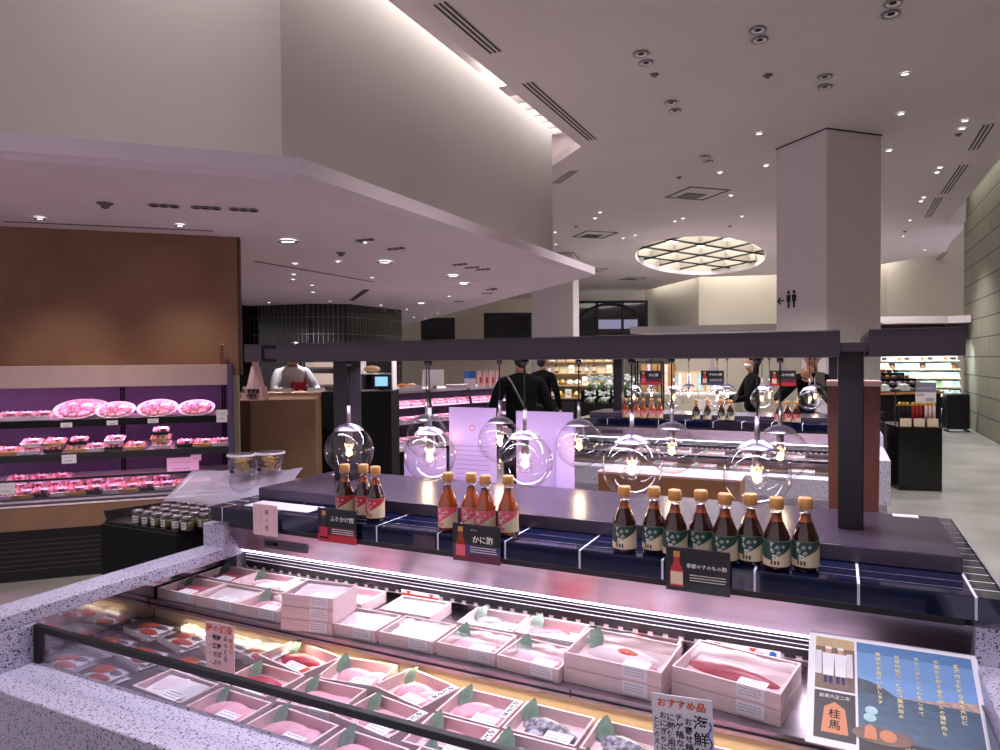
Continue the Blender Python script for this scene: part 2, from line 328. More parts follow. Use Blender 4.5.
# recess of the round light
hx = [p[0] for p in hole]; hy = [p[1] for p in hole]; hc = (sum(hx)/40, sum(hy)/40)
rl = thing('round_ceiling_light', 'large round recessed skylight panel with a diagonal lattice in the high ceiling', 'ceiling light', (hc[0], hc[1], HC))
big = [(hc[0]+(x-hc[0])*1.02, hc[1]+(y-hc[1])*1.02) for x, y in hole]
mb = MB(); n = 40
mb.add([(x, y, HC+.1) for x, y in big]+[(x, y, HC+.98) for x, y in big], [(i, (i+1) % n, n+(i+1) % n, n+i) for i in range(n)], 'plaster_warm'); mb.build('recess_wall', rl, world=True)
MB().prism(big, HC+.98, HC+1.0, 'skylight').build('light_panel', rl, world=True)
def clip(p, d):                      # line through p along d, clipped to the ellipse outline
    ts = []
    for i in range(n):
        a = Vector(hole[i]); b = Vector(hole[(i+1) % n]); e = b-a; den = d.x*e.y-d.y*e.x
        if abs(den) < 1e-9: continue
        w = a-p; t = (w.x*e.y-w.y*e.x)/den; s_ = (w.x*d.y-w.y*d.x)/den
        if 0 <= s_ <= 1: ts.append(t)
    return (p+d*min(ts), p+d*max(ts)) if len(ts) > 1 else None
for ang, sp in ((-45, 1.27), (64, 1.27)):
    d = Vector((math.cos(math.radians(ang)), math.sin(math.radians(ang)))); nn = Vector((-d.y, d.x))
    for j in range(-4, 5):
        c = clip(Vector(hc)+nn*(j*sp+.45), d)
        if not c: continue
        a, b = c; w = nn*.016; q = MB()
        q.prism([(a.x-w.x, a.y-w.y), (b.x-w.x, b.y-w.y), (b.x+w.x, b.y+w.y), (a.x+w.x, a.y+w.y)], HC+.20, HC+.42, 'plaster_warm')
        q.prism([(a.x-w.x, a.y-w.y), (b.x-w.x, b.y-w.y), (b.x+w.x, b.y+w.y), (a.x+w.x, a.y+w.y)], HC+.15, HC+.20, 'black_matte')
        q.build('lattice_fin', rl, world=True)
area('round_light_source', (hc[0], hc[1], HC+.05), 3.1, 5.8, 150, (1, 1, .97), (0, 0, 0))
# void above the opening, and the side voids
struct('trim_1', MB().box(-6.0, -3.25, -3.5, 11.05, 5.95, 6.08, 'plaster').box(-6.1, -6.0, -3.5, 11.05, HC, 6.02, 'plaster').box(-6.0, -3.25, 10.92, 11.05, 4.85, 6.0, 'plaster').box(-3.38, -3.25, -3.5, 9.67, HC+.12, 6.0, 'plaster'))
struct('trim_2', MB().box(2.1, 2.8, -3.5, 19.3, 6.1, 6.2, 'plaster').box(2.18, 2.28, -3.5, 19.3, HC+.12, 6.1, 'plaster').box(2.28, 2.65, 19.1, 19.2, HC+.12, 6.1, 'plaster'))
g = thing('ceiling_grille', 'white egg-crate lighting grid above the long opening left of the high ceiling', 'grille', (-4.2, 9.9, 5.4)); q = MB()
for i in range(7): q.box(-4.68, -3.46, 8.97+i*.31, 9.0+i*.31, 5.37, 5.52, 'plaster')
for i in range(5): q.box(-4.68+i*.29, -4.65+i*.29, 8.97, 10.8, 5.37, 5.52, 'plaster')
q.build('fins', g, world=True); MB().box(-4.68, -3.46, 8.97, 10.8, 5.76, 5.78, 'cove_glow').build('light_panel', g, world=True)
area('left_cove_light', (-3.48, 5.6, 5.25), .12, 7.6, 95, (1, 1, .90), (0, math.radians(14), 0), 130)
area('right_cove_light', (2.42, 9.0, 5.7), .16, 19, 110, (1, 1, .92), (0, math.radians(-12), 0), 150)
# bulkhead and lower ceiling
mb = MB(); mb.prism([(-3.80, 9.18), (-3.80, 3.93), (-3.64, 3.86), (-3.64, 9.18)], 2.70, 4.85, 'plaster_bulk_dimmed')
mb.prism([(-3.80, 3.93), (-10.1, -2.37), (-9.94, -2.44), (-3.64, 3.86)], 2.70, 4.85, 'plaster_bulk_dimmed'); struct('wall_bulkhead', mb)
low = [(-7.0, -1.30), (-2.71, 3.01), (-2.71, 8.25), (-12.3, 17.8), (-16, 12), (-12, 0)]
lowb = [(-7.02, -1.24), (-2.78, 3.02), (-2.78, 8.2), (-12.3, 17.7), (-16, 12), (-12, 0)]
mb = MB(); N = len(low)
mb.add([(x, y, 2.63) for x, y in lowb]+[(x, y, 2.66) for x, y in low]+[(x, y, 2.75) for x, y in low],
       [tuple(reversed(range(N))), tuple(range(2*N, 3*N))]+[(i, (i+1) % N, N+(i+1) % N, N+i) for i in range(N)]+[(N+i, N+(i+1) % N, 2*N+(i+1) % N, 2*N+i) for i in range(N)], 'plaster_low_lit')
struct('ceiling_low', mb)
# right concrete wall
struct('wall_right', MB().box(2.65, 2.9, -3.5, 19.4, 0, 6.15, 'concrete_block'))
# far walls (cream, lit from a cove)
def wall_line(name, pts, z0, z1, m, t=.12):
    mb = MB()
    for (x0, y0), (x1, y1) in zip(pts[:-1], pts[1:]):
        d = Vector((x1-x0, y1-y0)).normalized(); nn = Vector((-d.y, d.x))*t
        mb.prism([(x0, y0), (x1, y1), (x1+nn.x, y1+nn.y), (x0+nn.x, y0+nn.y)], z0, z1, m)
    return struct(name, mb)
wall_line('wall_back', [(-7.93, 31.4), (-4.87, 27.6), (-2.08, 28.4), (1.5, 27.0), (3.9, 25.0)], 0, 5.9, 'plaster_warm')
wall_line('wall_back_left', [(-19.5, 24.7), (-14.3, 29.1), (-7.93, 31.4)], 0, 5.9, 'plaster_warm')
area('back_cove_light', (-3.5, 27.35, 5.4), 3.1, .26, 60, (1, .97, .86), (math.radians(10), 0, math.radians(15)), 140)
area('back_cove_light', (0.0, 27.15, 5.4), 3.4, .26, 60, (1, .97, .86), (math.radians(10), 0, math.radians(-22)), 140)
area('back_cove_light', (-6.4, 29.0, 5.4), 3.9, .26, 60, (1, .97, .86), (math.radians(10), 0, math.radians(-51)), 140)
# arched window of the far wall
def far_window(name, D, x0, x1, y0, y1, cols, arch=False):
    a = at(x0, y1, D); b = at(x1, y1, D); z0 = a.z; z1 = at(x0, y0, D).z; dx = Vector((b.x-a.x, b.y-a.y, 0)); L = dx.length; dx.normalize()
    r = thing(name, '', '', (a.x, a.y, z0), math.atan2(dx.y, dx.x)); H = z1-z0
    r['kind'] = 'structure'
    MB().box(0, L, .05, .10, 0, H, 'dark_glass' if arch else 'black_gloss').build('pane', r)
    f = MB().box(0, L, 0, .12, 0, .12, 'black_matte').box(0, L, 0, .12, H-.10, H, 'black_matte').box(0, .1, 0, .12, 0, H, 'black_matte').box(L-.1, L, 0, .12, 0, H, 'black_matte')
    for i in range(1, cols): f.box(L*i/cols-.05, L*i/cols+.05, -.02, .1, 0, H, 'black_matte')
    f.box(0, L, -.02, .12, H*.28, H*.28+.10, 'black_matte')
    if arch:
        pts = [(L*.5+(L*.46)*math.cos(t), -.03, H*.30+(H*.62)*math.sin(t)) for t in [PI*i/16 for i in range(17)]]
        f.tube(pts, .07, 'black_matte', 6)
    f.build('frame', r)
    return r
w1 = far_window('window_1', 30.2, 572, 648, 301, 345, 3, True)
pp = MB(); pp.box(1.1, 2.9, .14, .16, .7, 1.1, 'led_cool'); pp.build('light_beyond', w1)
w2 = far_window('window_2', 24.6, 484, 532, 313, 345, 2)
w3 = far_window('window_3', 24.8, 421, 455, 318, 345, 2)
def panel(name, D, x0, x1, y0, y1, m, t=.08):
    a = at(x0, y1, D); b = at(x1, y1, D); z1 = at(x0, y0, D).z; d = Vector((b.x-a.x, b.y-a.y)).normalized(); nn = Vector((-d.y, d.x))*t
    return struct(name, MB().prism([(a.x, a.y), (b.x, b.y), (b.x+nn.x, b.y+nn.y), (a.x+nn.x, a.y+nn.y)], 0, z1, m))
panel('wall_rear_hall', 26, 380, 570, 300, 345, 'cream_panel')
# low canopies over the far shops
def canopy(name, pts, z0, z1, m): return struct(name, MB().prism(pts, z0, z1, m))
a = at(630, 331, 16.5); b = at(850, 331, 15.0)
struct('trim_3', MB().prism([(a.x, a.y), (b.x, b.y), (b.x+.3, b.y+3), (a.x+.6, a.y+3.4)], 2.22, 2.38, 'plaster'))
a = at(880, 322, 15.5); b = at(948, 318, 15.5); c = at(975, 305, 14.2)
struct('trim_4', MB().prism([(a.x, a.y), (b.x, b.y), (2.62, b.y-.2), (2.62, 19.2), (a.x+.2, 20.3)], 2.36, 2.52, 'plaster'))
struct('trim_5', MB().prism([(a.x, a.y+.5), (b.x, b.y+.5), (2.62, b.y+.4), (2.62, 19.0), (a.x+.2, 20.1)], 2.10, 2.36, 'choc'))
# columns
def column(name, cx, cy, s, rz, label, z1=HC):
    r = thing(name, label, 'column', (cx, cy, 0), rz)
    o = MB().box(-s/2, s/2, -s/2, s/2, 0, z1, 'column_paint').build('shaft', r, bevel=.025)
    MB().box(-s/2-.012, s/2+.012, -s/2-.012, s/2+.012, 0, .12, 'steel').build('base_plate', r)
    MB().box(-s/2-.004, s/2+.004, -s/2-.004, s/2+.004, z1-.018, z1-.002, 'dark_grey').build('shadow_gap', r)
    return r
col = column('square_column', -.143, 11.115, .98, PI/4, 'thick white square column turned cornerwise carrying a restroom sign')
column('square_column', at(552, 300, 20.3).x-.08, at(552, 300, 20.3).y+.5, 1.24, math.radians(12), 'white square column in the middle distance left of the round ceiling light')
# restroom pictogram on the column's left face
s_ = MB(); zz = 2.0
a = at(783, 298, 8.0); hz = at(786, 299, 9.9).z
fx = -.98/2-.004
def P2(u, z): return (fx, u, z)          # u runs along the face
def facepoly(pts): s_.add([(fx, u, z) for u, z in pts]+[(fx-.003, u, z) for u, z in pts], [tuple(range(len(pts), 2*len(pts))), tuple(reversed(range(len(pts))))]+[(i, (i+1) % len(pts), len(pts)+(i+1) % len(pts), len(pts)+i) for i in range(len(pts))], 'ink')
def man(u, z):
    facepoly([(u-.0286*math.cos(t), z+.1105+.0286*math.sin(t)) for t in [2*PI*i/8 for i in range(8)]])
    facepoly([(u+.0429, z+.0754), (u-.0429, z+.0754), (u-.0390, z-.0260), (u-.0208, z-.0260), (u-.0182, z-.1170), (u+.0182, z-.1170), (u+.0208, z-.0260), (u+.0390, z-.0260)])
U0 = .2470
man(U0-.0260, hz); man(U0-.1365, hz)
facepoly([(U0+.2080, hz), (U0+.1495, hz+.0585), (U0+.1300, hz+.0429), (U0+.1625, hz+.0104), (U0+.0650, hz+.0104), (U0+.0650, hz-.0104), (U0+.1625, hz-.0104), (U0+.1300, hz-.0429), (U0+.1495, hz-.0585)])
s_.build('restroom_pictogram', col)

# ------------------------------------------------------------------ ceiling fittings
def ring(mb, r0, r1, z0, z1, m, n=20): mb.lathe([(r0, z1), (r1, z1), (r1, z0), (r0, z0), (r0, z1)], (0, 0, 0), m, n)
def make_downlight(lit, r=.055):
    t = thing('downlight', '', 'downlight')
    q = MB(); ring(q, r*.86, r*1.12, -.006, .004, 'chrome_soft'); q.build('trim_ring', t)
    MB().lathe([(r*.86, -.001), (r*.55, .009), (0.001, .010)], (0, 0, 0), 'paper_white' if not lit else 'chrome_soft', 16).build('reflector', t)
    MB().lathe([(.001, .002), (r*(.45 if not lit else .8), .002), (r*(.40 if not lit else .75), .009), (.001, .009)], (0, 0, 0), 'black_matte' if not lit else 'downlight_glow', 14).build('lamp', t)
    t.location = (0, 0, -50); return t
DL_OFF = make_downlight(False, .07); DL_ON = make_downlight(True, .05); DL_BIG = make_downlight(True, .075)
USED = set()
def put(proto, loc, label, group, rz=0, scale=None):
    if proto.name not in USED:
        USED.add(proto.name); proto.location = loc; proto['label'] = label; proto['group'] = group; proto.rotation_euler = (0, 0, rz)
        if scale: proto.scale = (scale,)*3
        return proto
    return dup(proto, loc, rz, label, group, scale)
hi = [(641, 53), (646, 62), (758, 29), (760, 39), (893, 2), (891, 13), (671, 102), (675, 110), (825, 76), (825, 86), (704, 156), (708, 161), (766, 165), (759, 133), (901, 113),
      (965, 120), (962, 128), (889, 150), (905, 73), (731, 195), (742, 216), (600, 212), (595, 218), (675, 221), (683, 218), (940, 167), (937, 172), (924, 197), (921, 201), (635, 235), (623, 238), (555, 232), (556, 244), (910, 220), (903, 236), (925, 250), (720, 172)]
ORD = ['nearest', 'second nearest', 'third nearest', 'fourth nearest', 'fifth nearest', 'sixth nearest', 'seventh nearest', 'eighth nearest', 'ninth nearest', 'tenth nearest', 'eleventh nearest', 'twelfth nearest', 'thirteenth nearest', 'fourteenth nearest']
def ranked(pts, zones):                  # zone phrase and nearness rank of every fitting
    out = []
    for x, y in pts:
        zn = next(nm for lim, nm in zones if x < lim); same = sorted([(b_, a_) for a_, b_ in pts if next(nm for lim, nm in zones if a_ < lim) == zn])
        out.append((zn, ORD[same.index((y, x))]))
    return out
PAIRS = ['left of the nearest slot vents', 'above centre of the picture', 'at the top edge right of the column', 'midway from slot vents to square vent', 'just in front of the column head', 'left of the column, halfway to the square vent']
hz_ = ranked(hi[12:], [(620, 'left of the round skylight panel'), (760, 'around the largest square vent'), (895, 'beside the column head'), (2000, 'right of the column')])
for i, (x, y) in enumerate(hi):
    p = upz(x, y, HC)
    if i < 12:
        put(DL_OFF, (p.x, p.y, HC-.015), '%s downlight of the twin pair %s' % (['near', 'far'][i % 2], PAIRS[i//2]), 'twin downlights of the high ceiling')
    else:
        zn, k = hz_[i-12]; put(DL_ON, (p.x, p.y, HC-.015), '%s small round ceiling downlight %s' % (k, zn), 'small downlights of the high ceiling')
lo = [(40, 217), (180, 224), (288, 240), (295, 263), (338, 261), (385, 261), (453, 275), (464, 283), (421, 303), (438, 313), (449, 296), (407, 309), (425, 318), (414, 317), (372, 277), (365, 241), (313, 292), (312, 285), (293, 279), (294, 274), (330, 301), (381, 305), (269, 302)]
BRT = {288: 'right of the brown wall', 385: 'over the lamp frame left half', 453: 'second from the right tip', 464: 'nearest the right tip', 421: 'farthest, over the deli case'}
sm = [q for q in lo if q[0] not in BRT]; lz_ = dict(zip(sm, ranked(sm, [(240, 'above the brown wall'), (350, 'before the tiled block'), (2000, 'over the deli case')])))
for i, (x, y) in enumerate(lo):
    p = upz(x, y, 2.63)
    if x in BRT: put(DL_BIG, (p.x, p.y, 2.615), 'bright round downlight of the low ceiling, '+BRT[x], 'bright downlights of the low ceiling')
    else: zn, k = lz_[(x, y)]; put(DL_ON, (p.x, p.y, 2.615), '%s small low-ceiling downlight %s' % (k, zn), 'small downlights of the low ceiling', scale=.62)
# triple dark spot clusters in the low ceiling
def make_triple():
    t = thing('spotlight_cluster', '', 'ceiling spotlight')
    q = MB()
    for k in (-1, 0, 1): q.lathe([(.026, -.002), (.034, -.002), (.034, .004), (.026, .004)], (k*.06, 0, 0), 'chrome_soft', 12)
    q.build('trim_ring', t)
    for k in (-1, 0, 1): MB().lathe([(.026, .0), (.02, .03), (.001, .03)], (k*.06, 0, 0), 'black_matte', 12).build('lamp', t)
    return t
TR = make_triple()
TRP = [(164, 205), (206, 207), (244, 209), (365, 239.5), (396, 248), (460, 264), (472, 267), (483, 269), (459, 301), (487, 293), (492, 289)]
TRL = ['left of three above the brown wall', 'middle of three above the brown wall', 'right of three above the brown wall', 'left of two right of the brown wall', 'right of two right of the brown wall', 'left of three toward the tip', 'middle of three toward the tip', 'right of three toward the tip', 'farthest left near the pillar', 'second of the far trio near the pillar', 'rightmost of the far trio near the pillar']
for i, (x, y) in enumerate(TRP):
    p = upz(x, y, 2.63); put(TR, (p.x, p.y, 2.620), 'cluster of three tiny low-ceiling spotlights, '+TRL[i], 'spotlight clusters of the low ceiling', math.radians(45 if x < 300 else 0))
# sprinklers / sensors
def make_sensor():
    t = thing('ceiling_sensor', '', 'ceiling sensor'); MB().lathe([(.001, -.035), (.02, -.03), (.03, -.012), (.05, -.004), (.05, 0)], (0, 0, 0), 'steel_dark', 14).build('dome', t); return t
SE = make_sensor()
for i, (x, y, z) in enumerate([(105, 203, 2.63), (341, 252.5, 2.63), (493, 288, 2.63), (768, 75, HC), (654.5, 74, HC), (958.5, 134, HC), (576, 226, HC), (679, 177, HC), (730, 226, HC), (905, 231, HC)]):
    p = upz(x, y, z); put(SE, (p.x, p.y, z-.003), 'small dark ceiling dome sensor '+['above the left end of the brown wall', 'right of the brown wall on the low ceiling', 'near the low ceiling tip', 'left of the column head, near the top', 'beside the left twin downlights', 'by the right slot vents', 'left of the small square vent', 'left of the largest square vent', 'right of the largest square vent', 'right of the column, far'][i], 'dome sensors on the %s ceiling' % ('low' if z < 3 else 'high'))
# slot diffusers
def slot_vent(p0, p1, wdt, label, z=HC, n=3, name='slot_vent', group=None):
    a = upz(*p0, z); b = upz(*p1, z); L = (b-a).length; ang = math.atan2(b.y-a.y, b.x-a.x)
    t = thing(name, label, 'air vent', (a.x, a.y, z), ang, group)
    MB().box(0, L, -.01, wdt+.01, -.006, .0, 'plaster').build('frame', t)
    q = MB(); k = wdt/(n*2-1)
    for i in range(n): q.box(.01, L-.01, k*2*i, k*2*i+k, -.009, -.005, 'black_matte')
    q.build('slots', t); return t
slot_vent((445, 0), (502, 51), .13, 'long black slot vent nearest the bulkhead top edge, running off the frame')
slot_vent((532, 81), (597, 139), .13, 'second black slot vent further along the bulkhead')
slot_vent((995, 123), (978, 149), .13, 'black slot vent on the right, running off the frame edge')
slot_vent((969, 164), (948, 193), .13, 'black slot vent on the right, middle of the row of three')
slot_vent((943, 197), (931, 217), .13, 'black slot vent on the right, far one of the row of three')
slot_vent((552, 183), (571, 170), .13, 'short grey slot vent beside the bulkhead end')
slot_vent((932, 262), (943, 252), .15, 'short grey slot vent near the far right ceiling edge')
p0 = upz(256, 260.5, 2.63); 
slot_vent((256, 260.5), (375, 281.5), .03, 'long thin dark slot running across the low ceiling', 2.63, 1)
slot_vent((349, 300), (364, 289), .08, 'short dark slot vent in the low ceiling by the tiled block', 2.63, 1)
slot_vent((0, 220), (214, 230), .02, 'hairline slot in the low ceiling above the brown wall', 2.63, 1)
def square_vent(cx, cy, s, label, z=HC):
    p = upz(cx, cy, z); t = thing('square_vent', label, 'air vent', (p.x, p.y, z), PI/4)
    q = MB()
    for r0 in (s,): q.box(-r0, r0, -r0, -r0+.04, -.01, 0, 'black_matte').box(-r0, r0, r0-.04, r0, -.01, 0, 'black_matte').box(-r0, -r0+.04, -r0, r0, -.01, 0, 'black_matte').box(r0-.04, r0, -r0, r0, -.01, 0, 'black_matte')
    q.build('frame', t); q = MB()
    for i in range(4): q.box(-s*.5, s*.5, s*(.1+.2*i)-.04, s*(.1+.2*i)+.05, -.012, -.002, 'black_matte')
    q.build('grille', t)
square_vent(697, 193.5, .43, 'largest square ceiling vent, above the round skylight panel')
square_vent(595, 234.5, .43, 'square ceiling vent left of the round skylight panel')
square_vent(593, 269.5, .39, 'small far square ceiling vent nearest the pillar')
square_vent(633, 278.5, .39, 'far square ceiling vent under the round skylight panel, by the wall')

# ------------------------------------------------------------------ left: brown wall, tiled block
c0 = 8.58
mb = MB(); a = (-4.424, 4.156); d = .7071
mb.prism([(-9.5, -0.92), a, (a[0]-.12, a[1]+.12), (-9.62, -.80)], 1.50, 2.63, 'brown_wall').prism([(a[0]-.04, a[1]-.04), a, (a[0]-.12, a[1]+.12), (a[0]-.16, a[1]+.08)], 0, 1.5, 'cream_panel'); struct('wall_left', mb)
struct('trim_6', MB().prism([(a[0], a[1]), (a[0]+.018, a[1]+.018), (a[0]-.11, a[1]+.15), (a[0]-.13, a[1]+.13)], 1.5, 2.63, 'choc'))
def tile_face(name, p, q, z0, z1):
    L = (Vector(q)-Vector(p)).length; o = MB().box(0, L, 0, .1, z0, z1, 'black_tile').build(name)
    o.location = (p[0], p[1], 0); o.rotation_euler = (0, 0, math.atan2(q[1]-p[1], q[0]-p[0])); tag(o, kind='structure')
tile_face('wall_kitchen', (-9.57, 9.28), (-8.35, 9.43), 0, 2.63)
tile_face('wall_kitchen_middle', (-8.35, 9.43), (-7.80, 9.87), 0, 2.63)
tile_face('wall_kitchen_right', (-7.80, 9.87), (-7.86, 11.6), 0, 2.63)
struct('wall_kitchen_left', MB().prism([(-12, 8.6), (-9.57, 9.0), (-9.57, 9.3), (-12, 9)], 0, 2.63, 'black_matte'))
# ================================================================== the island display counters
XL, XR = -2.07, .28
def tile_run(q, oy):
    # tiles: 10 along the front and back, short ones on the ends ; grout body under them
    q.box(-2.128, .338, oy+1.855, oy+2.718, 1.006, 1.0585, 'grout')
    P = .235; rows = ((1.8535, 1.908), (1.913, 1.968), (1.973, 2.04))
    for k in range(10):
        x0 = XL+k*P+.003; x1 = XL+(k+1)*P-.003
        q.box(x0, x1, oy+1.853, oy+1.86, 1.006, 1.060, 'navy_tile')
        q.box(x0, x1, oy+2.714, oy+2.720, 1.006, 1.060, 'navy_tile')
        for a, b in rows:
            q.box(x0, x1, oy+a, oy+b, 1.05, 1.060, 'navy_tile'); c = 1.8535+2.7195
            q.box(x0, x1, oy+c-b, oy+c-a, 1.05, 1.060, 'navy_tile')
    for sx0, sx1, fx0, fx1 in ((.283, .339, .334, .341), (-2.129, -2.073, -2.131, -2.124)):
        for k in range(13):
            y0 = oy+1.8535+k*.0667; q.box(sx0, sx1, y0+.0045, y0+.0622, 1.05, 1.060, 'navy_tile'); q.box(fx0, fx1, y0+.0045, y0+.0622, 1.006, 1.060, 'navy_tile')
        q.box(sx0, sx1, oy+1.853, oy+1.86, 1.006, 1.060, 'navy_tile'); q.box(sx0, sx1, oy+2.714, oy+2.72, 1.006, 1.060, 'navy_tile')
def island(oy, lab, first):
    r = thing('display_counter', lab, 'display counter', (-.9, oy+1.9, 0))
    B = lambda mb, nm, **k: mb.build(nm, r, world=True, **k)
    q = MB()
    q.box(-2.16, .37, oy+1.05, oy+2.70, 0, .60, 'terrazzo').box(-2.18, .39, oy+1.03, oy+1.185, .60, .748, 'terrazzo')
    q.box(-2.18, .39, oy+1.185, oy+2.71, .60, .68, 'terrazzo')
    B(q, 'base', bevel=.004)
    q = MB(); q.box(-2.18, XL, oy+1.03, oy+1.86, .862, .905, 'terrazzo').box(-2.18, -2.165, oy+1.03, oy+1.9, .68, .862, 'terrazzo').box(-2.165, XL, oy+1.03, oy+1.185, .745, .862, 'terrazzo').box(-2.18, XL, oy+1.86, oy+2.71, .862, .990, 'terrazzo').box(-2.18, XL, oy+2.02, oy+2.71, .68, .862, 'terrazzo'); B(q, 'end_wall', bevel=.004)
    q = MB(); q.box(XR, .39, oy+1.03, oy+1.86, .745, .905, 'terrazzo').box(XR, .388, oy+1.19, oy+2.71, .679, .746, 'terrazzo').box(XR, .39, oy+1.86, oy+2.71, .68, .990, 'terrazzo'); B(q, 'end_wall', bevel=.004)
    q = MB(); q.box(XL, XR, oy+2.02, oy+2.71, .68, .985, 'terrazzo'); B(q, 'rear_body')
    B(MB().box(-2.05, XR-.02, oy+1.87, oy+2.70, .985, 1.006, 'black_matte'), 'shadow_gap')
    q = MB(); tile_run(q, oy); B(q, 'tile_ledge', bevel=.0012)
    B(MB().box(-2.07, .28, oy+2.036, oy+2.516, 1.060, 1.103, 'slab_top'), 'raised_top', bevel=.003)
    # cabinet inside: side mirrors, steel back, air grille, light strip, decks
    for x in (-2.163, XR-.006): B(MB().box(x, x+.005, oy+1.19, oy+2.0, .69, .86, 'steel_mirror'), 'side_lining')
    B(MB().box(-2.16, XR, oy+1.185, oy+2.02, .681, .690, 'steel'), 'well_floor')
    q = MB(); q.hexa([(XL, oy+1.935, .884), (XR, oy+1.935, .884), (XR, oy+2.02, .884), (XL, oy+2.02, .884)],
                     [(XL, oy+1.875, .986), (XR, oy+1.875, .986), (XR, oy+2.02, .986), (XL, oy+2.02, .986)], 'steel'); B(q, 'steel_fascia')
    B(MB().box(XL+.01, XR-.26, oy+1.934, oy+1.95, .8785, .8845, 'led_white'), 'light_strip')
    q = MB()
    q.box(XL+.005, XR-.005, oy+1.995, oy+2.02, .69, .905, 'steel')
    q.box(XL+.02, XR-.27, oy+1.948, oy+1.995, .822, .880, 'black_matte')
    for k in range(3): q.box(XL+.02, XR-.27, oy+1.944, oy+1.9485, .8655-k*.0115, .8667-k*.0115, 'grout')
    B(q, 'air_grille')
    q = MB()
    for k in range(48):
        x = XL+.03+k*.0435
        q.box(x, x+.028, oy+1.9475, oy+1.951, .814, .822, 'black_matte')
    q.box(XL+.02, XR-.27, oy+1.950, oy+1.96, .809, .826, 'tray_white'); B(q, 'slotted_rail')
    B(MB().box(-2.155, XR-.01, oy+1.62, oy+1.994, .762, .775, 'steel'), 'upper_deck', bevel=.002)
    q = MB()
    for a, b in ((-2.155, -.602), (-.598, XR-.01)): q.box(a, b, oy+1.612, oy+1.62, .752, .778, 'steel').box(a, b, oy+1.609, oy+1.612, .7625, .7665, 'black_matte')
    B(q, 'deck_lip')
    B(MB().box(-2.155, XR-.02, oy+1.63, oy+1.64, .692, .760, 'riser_glow_tint'), 'riser_board')
    B(MB().box(-2.155, XR-.02, oy+1.196, oy+1.63, .691, .698, 'steel'), 'lower_deck')
    # low front glass with its dark top bar
    gl = B(MB().box(XL+.002, XR-.002, oy+1.178, oy+1.184, .748, .842, 'pane_glass'), 'front_glass')
    q = MB(); q.box(XL+.002, XR-.002, oy+1.172, oy+1.190, .838, .856, 'frame_bar' if 'frame_bar' in MATS else 'black_matte').box(XL+.002, XL+.03, oy+1.172, oy+1.190, .748, .838, 'black_matte').box(XR-.03, XR-.002, oy+1.172, oy+1.190, .748, .838, 'black_matte'); B(q, 'glass_rail', bevel=.002)
    # control panel on the fascia
    cp = MB(); cp.box(-1.905, -1.700, oy+1.893, oy+1.905, .918, .952, 'steel_dark'); o = B(cp, 'control_panel', bevel=.002)
    if first:
        q = MB(); q.box(-1.895, -1.835, oy+1.8915, oy+1.893, .930, .944, 'black_gloss')
        for k in range(7): q.box(-1.82+k*.016, -1.81+k*.016, oy+1.892, oy+1.893, .934, .940, 'ink_purple')
        d_ = q.build('display', None); d_.parent = o; d_.matrix_parent_inverse = Matrix.Translation(-r.location)
    # lamp frame above
    f = thing('lamp_frame', ('dark metal frame of two flat canopies on posts over the %s' % ('front display counter' if first else 'rear display counter')), 'frame', (-.9, oy+2.27, 1.103))
    K = lambda mb, nm, **k: mb.build(nm, f, world=True, **k)
    K(MB().box(0, .067, oy+2.235, oy+2.31, 1.103, 1.64, 'post_metal'), 'post', bevel=.003)
    K(MB().box(-1.917, -1.83, oy+2.312, oy+2.39, 1.103, 1.62, 'post_metal'), 'post', bevel=.003)
    K(MB().box(-.002, .075, oy+2.06, oy+2.86, 1.615, 1.641, 'frame_metal'), 'cross_bar', bevel=.002)
    K(MB().box(-2.06, -1.978, oy+2.06, oy+2.86, 1.615, 1.655, 'frame_metal'), 'cross_bar', bevel=.002)
    for x0, x1 in ((-1.98, .005), (.073, .285), (-2.15, -2.058)):
        q = MB(); q.box(x0, x1, oy+2.05, oy+2.87, 1.603, 1.672, 'frame_metal').box(x0, x1, oy+2.046, oy+2.052, 1.6725, 1.6745, 'steel_dark'); K(q, 'canopy', bevel=.0015)
    area('counter_strip_light', (-.95, oy+2.08, 1.598), 2.0, .03, 9 if first else 10, LAV, (math.radians(-4), 0, 0), 150)
    area('counter_strip_light', (-.95, oy+2.45, 1.598), 2.0, .04, 17 if first else 16, LAV, (0, 0, 0), 150)
    area('case_light', (-.9, oy+1.925, .876), 1.95, .03, 4.0 if first else 5, (1, .88, 1), (math.radians(-38), 0, 0), 170)
    return r
island(0, 'front terrazzo island counter with navy tile ledge and open chilled case of boxed fish', True)
_n0 = set(bpy.data.objects)
island(4.28, 'rear terrazzo island counter behind the first, with its own navy tile ledge', False)
for o in set(bpy.data.objects)-_n0:
    if o.parent is None: o.location.x -= .07
area('deck_warm_light', (-.9, 1.612, .748), 2.2, .01, 1.8, (1, .84, .60), (math.radians(-28), 0, 0), 150)

